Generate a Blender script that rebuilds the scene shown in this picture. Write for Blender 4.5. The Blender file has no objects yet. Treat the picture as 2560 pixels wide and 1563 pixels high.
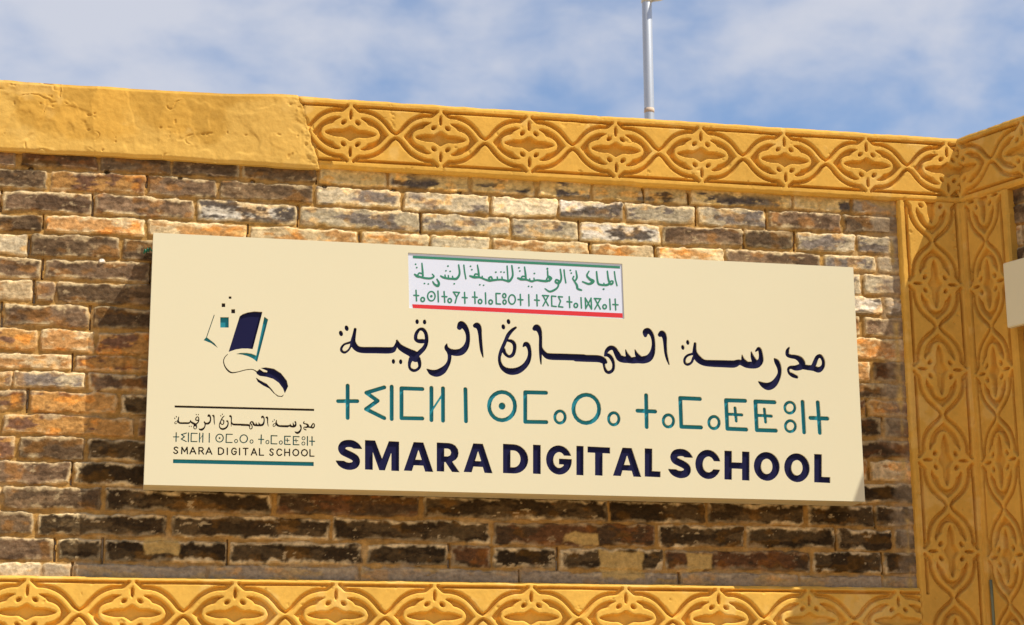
import bpy, bmesh, math, random
import numpy as np
from mathutils import Vector, Matrix

# ------------------------------------------------------------------ camera, sky, sun, exposure
sc = bpy.context.scene
COL = sc.collection
cam_d = bpy.data.cameras.new('camera'); cam = bpy.data.objects.new('camera', cam_d); COL.objects.link(cam)
cam_d.sensor_width = 36.0; cam_d.lens = 67.63; cam_d.clip_start = 0.05; cam_d.clip_end = 3000
cam_d.dof.use_dof = True; cam_d.dof.focus_distance = 6.3; cam_d.dof.aperture_fstop = 5.6
right = Vector((0.97842561, -0.2064756, -0.00715202))
fwd = Vector((0.20228928, 0.95040488, 0.23624059))
up = Vector((-0.0419806, -0.23259062, 0.97166827))
M = Matrix((right, up, -fwd)).transposed().to_4x4(); M.translation = Vector((0, -6.25764, 1.6))
cam.matrix_world = M
sc.camera = cam

SUN = Vector((1.46, -1.0, 2.50)).normalized()          # towards the sun
SUN_EL = math.asin(SUN.z); SUN_AZ = math.atan2(SUN.x, SUN.y)
sun_d = bpy.data.lights.new('sun', 'SUN'); sun_d.energy = 5.0; sun_d.angle = math.radians(0.5); sun_d.color = (1.0, 0.94, 0.84)
sun = bpy.data.objects.new('sun', sun_d); COL.objects.link(sun)
sun.location = (4, -4, 9); sun.rotation_euler = SUN.to_track_quat('Z', 'Y').to_euler()

w = bpy.data.worlds.new('World'); sc.world = w; w.use_nodes = True
nt = w.node_tree; nt.nodes.clear(); N = nt.nodes.new; L = nt.links.new
out = N('ShaderNodeOutputWorld'); bg = N('ShaderNodeBackground'); bg.inputs['Strength'].default_value = 0.105
sky = N('ShaderNodeTexSky'); sky.sky_type = 'NISHITA'; sky.sun_disc = False
sky.sun_elevation = SUN_EL; sky.sun_rotation = SUN_AZ; sky.altitude = 200; sky.air_density = 1.0; sky.dust_density = 0.15; sky.ozone_density = 3.0
tc = N('ShaderNodeTexCoord'); mp = N('ShaderNodeMapping'); mp.inputs['Scale'].default_value = (1.0, 1.0, 1.9); mp.inputs['Location'].default_value = (0.35, 0.1, 0.2)
L(tc.outputs['Generated'], mp.inputs['Vector'])
n1 = N('ShaderNodeTexNoise'); n1.inputs['Scale'].default_value = 12.0; n1.inputs['Detail'].default_value = 7.0; n1.inputs['Roughness'].default_value = 0.55; n1.inputs['Distortion'].default_value = 0.15
n2 = N('ShaderNodeTexNoise'); n2.inputs['Scale'].default_value = 3.2; n2.inputs['Detail'].default_value = 3.0
L(mp.outputs['Vector'], n1.inputs['Vector']); L(mp.outputs['Vector'], n2.inputs['Vector'])
ad = N('ShaderNodeMath'); ad.operation = 'MULTIPLY_ADD'; ad.inputs[1].default_value = 0.6
L(n2.outputs['Fac'], ad.inputs[0])
m1 = N('ShaderNodeMath'); m1.operation = 'MULTIPLY'; m1.inputs[1].default_value = 0.75; L(n1.outputs['Fac'], m1.inputs[0]); L(m1.outputs[0], ad.inputs[2])
cr = N('ShaderNodeMapRange'); cr.interpolation_type = 'SMOOTHSTEP'; cr.inputs['From Min'].default_value = 0.45; cr.inputs['From Max'].default_value = 0.84; cr.inputs['To Min'].default_value = 0.12; cr.inputs['To Max'].default_value = 0.95
sx_ = N('ShaderNodeSeparateXYZ'); L(tc.outputs['Generated'], sx_.inputs[0])
bi = N('ShaderNodeMapRange'); bi.inputs['From Min'].default_value = 0.0; bi.inputs['From Max'].default_value = 0.2; bi.inputs['To Min'].default_value = 0.20; bi.inputs['To Max'].default_value = 0.0; L(sx_.outputs['X'], bi.inputs['Value'])
sm = N('ShaderNodeMath'); L(ad.outputs[0], sm.inputs[0]); L(bi.outputs['Result'], sm.inputs[1])
L(sm.outputs[0], cr.inputs['Value'])
hi = N('ShaderNodeMapRange'); hi.interpolation_type = 'SMOOTHSTEP'; hi.inputs['From Min'].default_value = 0.40; hi.inputs['From Max'].default_value = 0.62; hi.inputs['To Min'].default_value = 1.0; hi.inputs['To Max'].default_value = 0.12; L(sx_.outputs['Z'], hi.inputs['Value'])   # thin cloud lies low; unseen cloud overhead thinned to lower the ambient light
cf = N('ShaderNodeMath'); cf.operation = 'MULTIPLY'; L(cr.outputs['Result'], cf.inputs[0]); L(hi.outputs['Result'], cf.inputs[1])
mx = N('ShaderNodeMix'); mx.data_type = 'RGBA'; L(cf.outputs[0], mx.inputs['Factor']); hs = N('ShaderNodeHueSaturation'); hs.inputs['Saturation'].default_value = 1.12; hs.inputs['Value'].default_value = 1.22; L(sky.outputs['Color'], hs.inputs['Color']); L(hs.outputs['Color'], mx.inputs['A']); mx.inputs['B'].default_value = (5.05, 5.25, 5.95, 1)
L(mx.outputs['Result'], bg.inputs['Color']); L(bg.outputs[0], out.inputs[0])

sc.view_settings.view_transform = 'Standard'; sc.view_settings.look = 'None'; sc.view_settings.gamma = 1.0
sc.view_settings.exposure = 0.26; sc.view_settings.use_curve_mapping = False
sc.cycles.max_bounces = 8; sc.cycles.diffuse_bounces = 5

# ------------------------------------------------------------------ helpers
def tag(o, label=None, cat=None, group=None, kind=None):
    if label: o['label'] = label
    if cat: o['category'] = cat
    if group: o['group'] = group
    if kind: o['kind'] = kind
    return o
def empty(name, loc):
    o = bpy.data.objects.new(name, None); COL.objects.link(o); o.location = loc; o.empty_display_size = 0.1
    return o
def link(name, me, mat, parent=None):
    o = bpy.data.objects.new(name, me); COL.objects.link(o)
    if mat: me.materials.append(mat)
    if parent is not None:
        o.parent = parent
        pm = Matrix.Translation(parent.location)
        o.matrix_parent_inverse = pm.inverted()
    return o
def bm_obj(name, bm, mat, parent=None, smooth=False):
    bmesh.ops.recalc_face_normals(bm, faces=bm.faces)
    me = bpy.data.meshes.new(name); bm.to_mesh(me); bm.free()
    if smooth: me.polygons.foreach_set('use_smooth', [True] * len(me.polygons))
    return link(name, me, mat, parent)
def add_box(bm, lo, hi):
    v = [bm.verts.new((x, y, z)) for x in (lo[0], hi[0]) for y in (lo[1], hi[1]) for z in (lo[2], hi[2])]
    for f in ((0, 1, 3, 2), (4, 6, 7, 5), (0, 4, 5, 1), (2, 3, 7, 6), (0, 2, 6, 4), (1, 5, 7, 3)): bm.faces.new([v[i] for i in f])
def add_tube(bm, pts, r, seg=16, caps=True):
    pts = [Vector(p) for p in pts]; rings = []
    rs = r if isinstance(r, (list, tuple)) else [r] * len(pts)
    for i, p in enumerate(pts):
        d = (pts[min(i + 1, len(pts) - 1)] - pts[max(i - 1, 0)]).normalized()
        a = d.orthogonal().normalized() if i == 0 else (a0 - d * a0.dot(d)).normalized()
        a0 = a; b = d.cross(a)
        rings.append([bm.verts.new(p + (a * math.cos(t) + b * math.sin(t)) * rs[i]) for t in [2 * math.pi * k / seg for k in range(seg)]])
    for q, s in zip(rings, rings[1:]):
        for k in range(seg): bm.faces.new((q[k], q[(k + 1) % seg], s[(k + 1) % seg], s[k]))
    if caps: bm.faces.new(rings[0][::-1]); bm.faces.new(rings[-1])

# numpy value noise
def _hash(ix, iy, seed):
    n = (ix.astype(np.int64) * 374761393 + iy.astype(np.int64) * 668265263 + seed * 974634777) & 0xffffffff
    n = ((n ^ (n >> 13)) * 1274126177) & 0xffffffff
    return ((n ^ (n >> 16)) & 0xffff) / 65535.0
def vnoise(x, y, seed=0):
    ix = np.floor(x); iy = np.floor(y); fx = x - ix; fy = y - iy
    fx = fx * fx * (3 - 2 * fx); fy = fy * fy * (3 - 2 * fy)
    a = _hash(ix, iy, seed); b = _hash(ix + 1, iy, seed); c = _hash(ix, iy + 1, seed); d = _hash(ix + 1, iy + 1, seed)
    return (a * (1 - fx) + b * fx) * (1 - fy) + (c * (1 - fx) + d * fx) * fy
def fbm(x, y, seed=0, octaves=4, gain=0.5):
    s = 0; a = 1; t = 0
    for o in range(octaves):
        s = s + a * vnoise(x * 2 ** o + 17.3 * o, y * 2 ** o - 9.1 * o, seed + o); t += a; a *= gain
    return s / t
def sstep(a, b, x):
    t = np.clip((x - a) / (b - a), 0, 1); return t * t * (3 - 2 * t)

def relief(name, U, V, Hh, frame, mat, parent, back, colour=None, masks=None):
    """sheet of relief: U,V grids (metres along the wall and up), Hh height out of the wall; closed sides back to `back`"""
    o, eu, n = frame
    pad = lambda A: np.pad(A, 1, mode='edge')
    U, V, Hh = pad(U), pad(V), pad(Hh)
    Hh[0, :] = back; Hh[-1, :] = back; Hh[:, 0] = back; Hh[:, -1] = back
    nv, nu = U.shape
    co = o[None, None, :] + U[..., None] * eu + Hh[..., None] * n + V[..., None] * np.array([0, 0, 1.0])
    idx = np.arange(nv * nu).reshape(nv, nu)
    q = np.stack([idx[:-1, :-1], idx[:-1, 1:], idx[1:, 1:], idx[1:, :-1]], -1).reshape(-1, 4)
    me = bpy.data.meshes.new(name)
    me.vertices.add(nv * nu); me.vertices.foreach_set('co', co.astype(np.float32).ravel())
    nf = len(q); me.loops.add(nf * 4); me.loops.foreach_set('vertex_index', q.astype(np.int32).ravel())
    me.polygons.add(nf); me.polygons.foreach_set('loop_start', np.arange(0, nf * 4, 4, dtype=np.int32))
    me.polygons.foreach_set('use_smooth', np.ones(nf, dtype=bool))
    me.update(calc_edges=True)
    if colour is not None:
        c = np.ones((nv, nu, 4), np.float32); c[..., :3] = np.pad(colour, ((1, 1), (1, 1), (0, 0)), mode='edge')
        at = me.color_attributes.new('tint', 'FLOAT_COLOR', 'POINT'); at.data.foreach_set('color', c.ravel())
    try: me.set_sharp_from_angle(angle=math.radians(50))
    except Exception: pass
    return link(name, me, mat, parent)

# ------------------------------------------------------------------ materials
def new_mat(name):
    m = bpy.data.materials.new(name); m.use_nodes = True
    return m, m.node_tree, m.node_tree.nodes['Principled BSDF']
def simple(name, col, rough=0.6, metal=0.0, var=0.06, scale=20.0, bump=0.0, spec=0.3):
    m, t, b = new_mat(name)
    co = t.nodes.new('ShaderNodeTexCoord'); nz = t.nodes.new('ShaderNodeTexNoise'); nz.inputs['Scale'].default_value = scale; nz.inputs['Detail'].default_value = 5
    t.links.new(co.outputs['Object'], nz.inputs['Vector'])
    mr = t.nodes.new('ShaderNodeMapRange'); mr.inputs['To Min'].default_value = 1 - var; mr.inputs['To Max'].default_value = 1 + var
    t.links.new(nz.outputs['Fac'], mr.inputs['Value'])
    mu = t.nodes.new('ShaderNodeVectorMath'); mu.operation = 'SCALE'; mu.inputs[0].default_value = col; t.links.new(mr.outputs['Result'], mu.inputs['Scale'])
    t.links.new(mu.outputs['Vector'], b.inputs['Base Color'])
    b.inputs['Roughness'].default_value = rough; b.inputs['Metallic'].default_value = metal; b.inputs['Specular IOR Level'].default_value = spec
    if bump:
        bp = t.nodes.new('ShaderNodeBump'); bp.inputs['Strength'].default_value = 0.6; bp.inputs['Distance'].default_value = bump
        t.links.new(nz.outputs['Fac'], bp.inputs['Height']); t.links.new(bp.outputs['Normal'], b.inputs['Normal'])
    return m
def tinted(name, rough, bump, scale, var, tint_scale=(1, 1, 1)):
    m, t, b = new_mat(name)
    at = t.nodes.new('ShaderNodeAttribute'); at.attribute_name = 'tint'
    co = t.nodes.new('ShaderNodeTexCoord'); nz = t.nodes.new('ShaderNodeTexNoise'); nz.inputs['Scale'].default_value = scale; nz.inputs['Detail'].default_value = 8; nz.inputs['Roughness'].default_value = 0.65
    t.links.new(co.outputs['Object'], nz.inputs['Vector'])
    mr = t.nodes.new('ShaderNodeMapRange'); mr.inputs['From Min'].default_value = .3; mr.inputs['From Max'].default_value = .7; mr.inputs['To Min'].default_value = 1 - var; mr.inputs['To Max'].default_value = 1 + var
    t.links.new(nz.outputs['Fac'], mr.inputs['Value'])
    mu = t.nodes.new('ShaderNodeVectorMath'); mu.operation = 'SCALE'; t.links.new(at.outputs['Color'], mu.inputs[0]); t.links.new(mr.outputs['Result'], mu.inputs['Scale'])
    t.links.new(mu.outputs['Vector'], b.inputs['Base Color'])
    b.inputs['Roughness'].default_value = rough; b.inputs['Specular IOR Level'].default_value = 0.12
    bp = t.nodes.new('ShaderNodeBump'); bp.inputs['Strength'].default_value = 0.8; bp.inputs['Distance'].default_value = bump
    t.links.new(nz.outputs['Fac'], bp.inputs['Height']); t.links.new(bp.outputs['Normal'], b.inputs['Normal'])
    return m
OCHRE = np.array([0.64, 0.352, 0.060])
M_brick = tinted('brick', 0.85, 0.004, 70, 0.28)
M_carve = tinted('carved_plaster', 0.8, 0.0018, 45, 0.07)
M_plast = simple('ochre_plaster', tuple(OCHRE), 0.85, 0, 0.10, 9, 0.004)
M_core = simple('cement', (0.34, 0.27, 0.18), 0.9, 0, 0.1, 8, 0.003)
M_sign = simple('cream_panel', (0.70, 0.640, 0.43), 0.42, 0, 0.022, 2.2)
M_navy = simple('navy_acrylic', (0.009, 0.009, 0.045), 0.5, 0, 0.03, 20, 0, 0.1)
M_teal = simple('teal_acrylic', (0.018, 0.205, 0.265), 0.5, 0, 0.03, 20, 0, 0.1)
M_black = simple('dark_rule', (0.03, 0.02, 0.02), 0.5, 0, 0.03, 20, 0, 0.1)
M_white = simple('white_acrylic', (0.65, 0.69, 0.79), 0.4, 0, 0.01)
M_green = simple('green_print', (0.03, 0.20, 0.115), 0.5, 0, 0.05)
M_red = simple('red_print', (0.62, 0.025, 0.03), 0.5, 0, 0.03)
M_galv = simple('galvanised_steel', (0.52, 0.54, 0.56), 0.42, 0.55, 0.08, 14)
M_grey = simple('grey_fitting', (0.62, 0.62, 0.60), 0.4, 0.1, 0.05)
M_tape = simple('faded_tape', (0.60, 0.45, 0.32), 0.7, 0, 0.3, 60)
M_cable = simple('cable_sheath', (0.16, 0.17, 0.10), 0.5, 0, 0.3, 30)
M_wire = simple('green_wire', (0.02, 0.16, 0.09), 0.4, 0, 0.2, 40)
M_ground = simple('sandy_ground', (0.50, 0.36, 0.20), 0.95, 0, 0.15, 1.5, 0.01)

SX0,SX1,SZ0,SZ1=0.1136,2.5275,2.5128,3.3382
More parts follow.
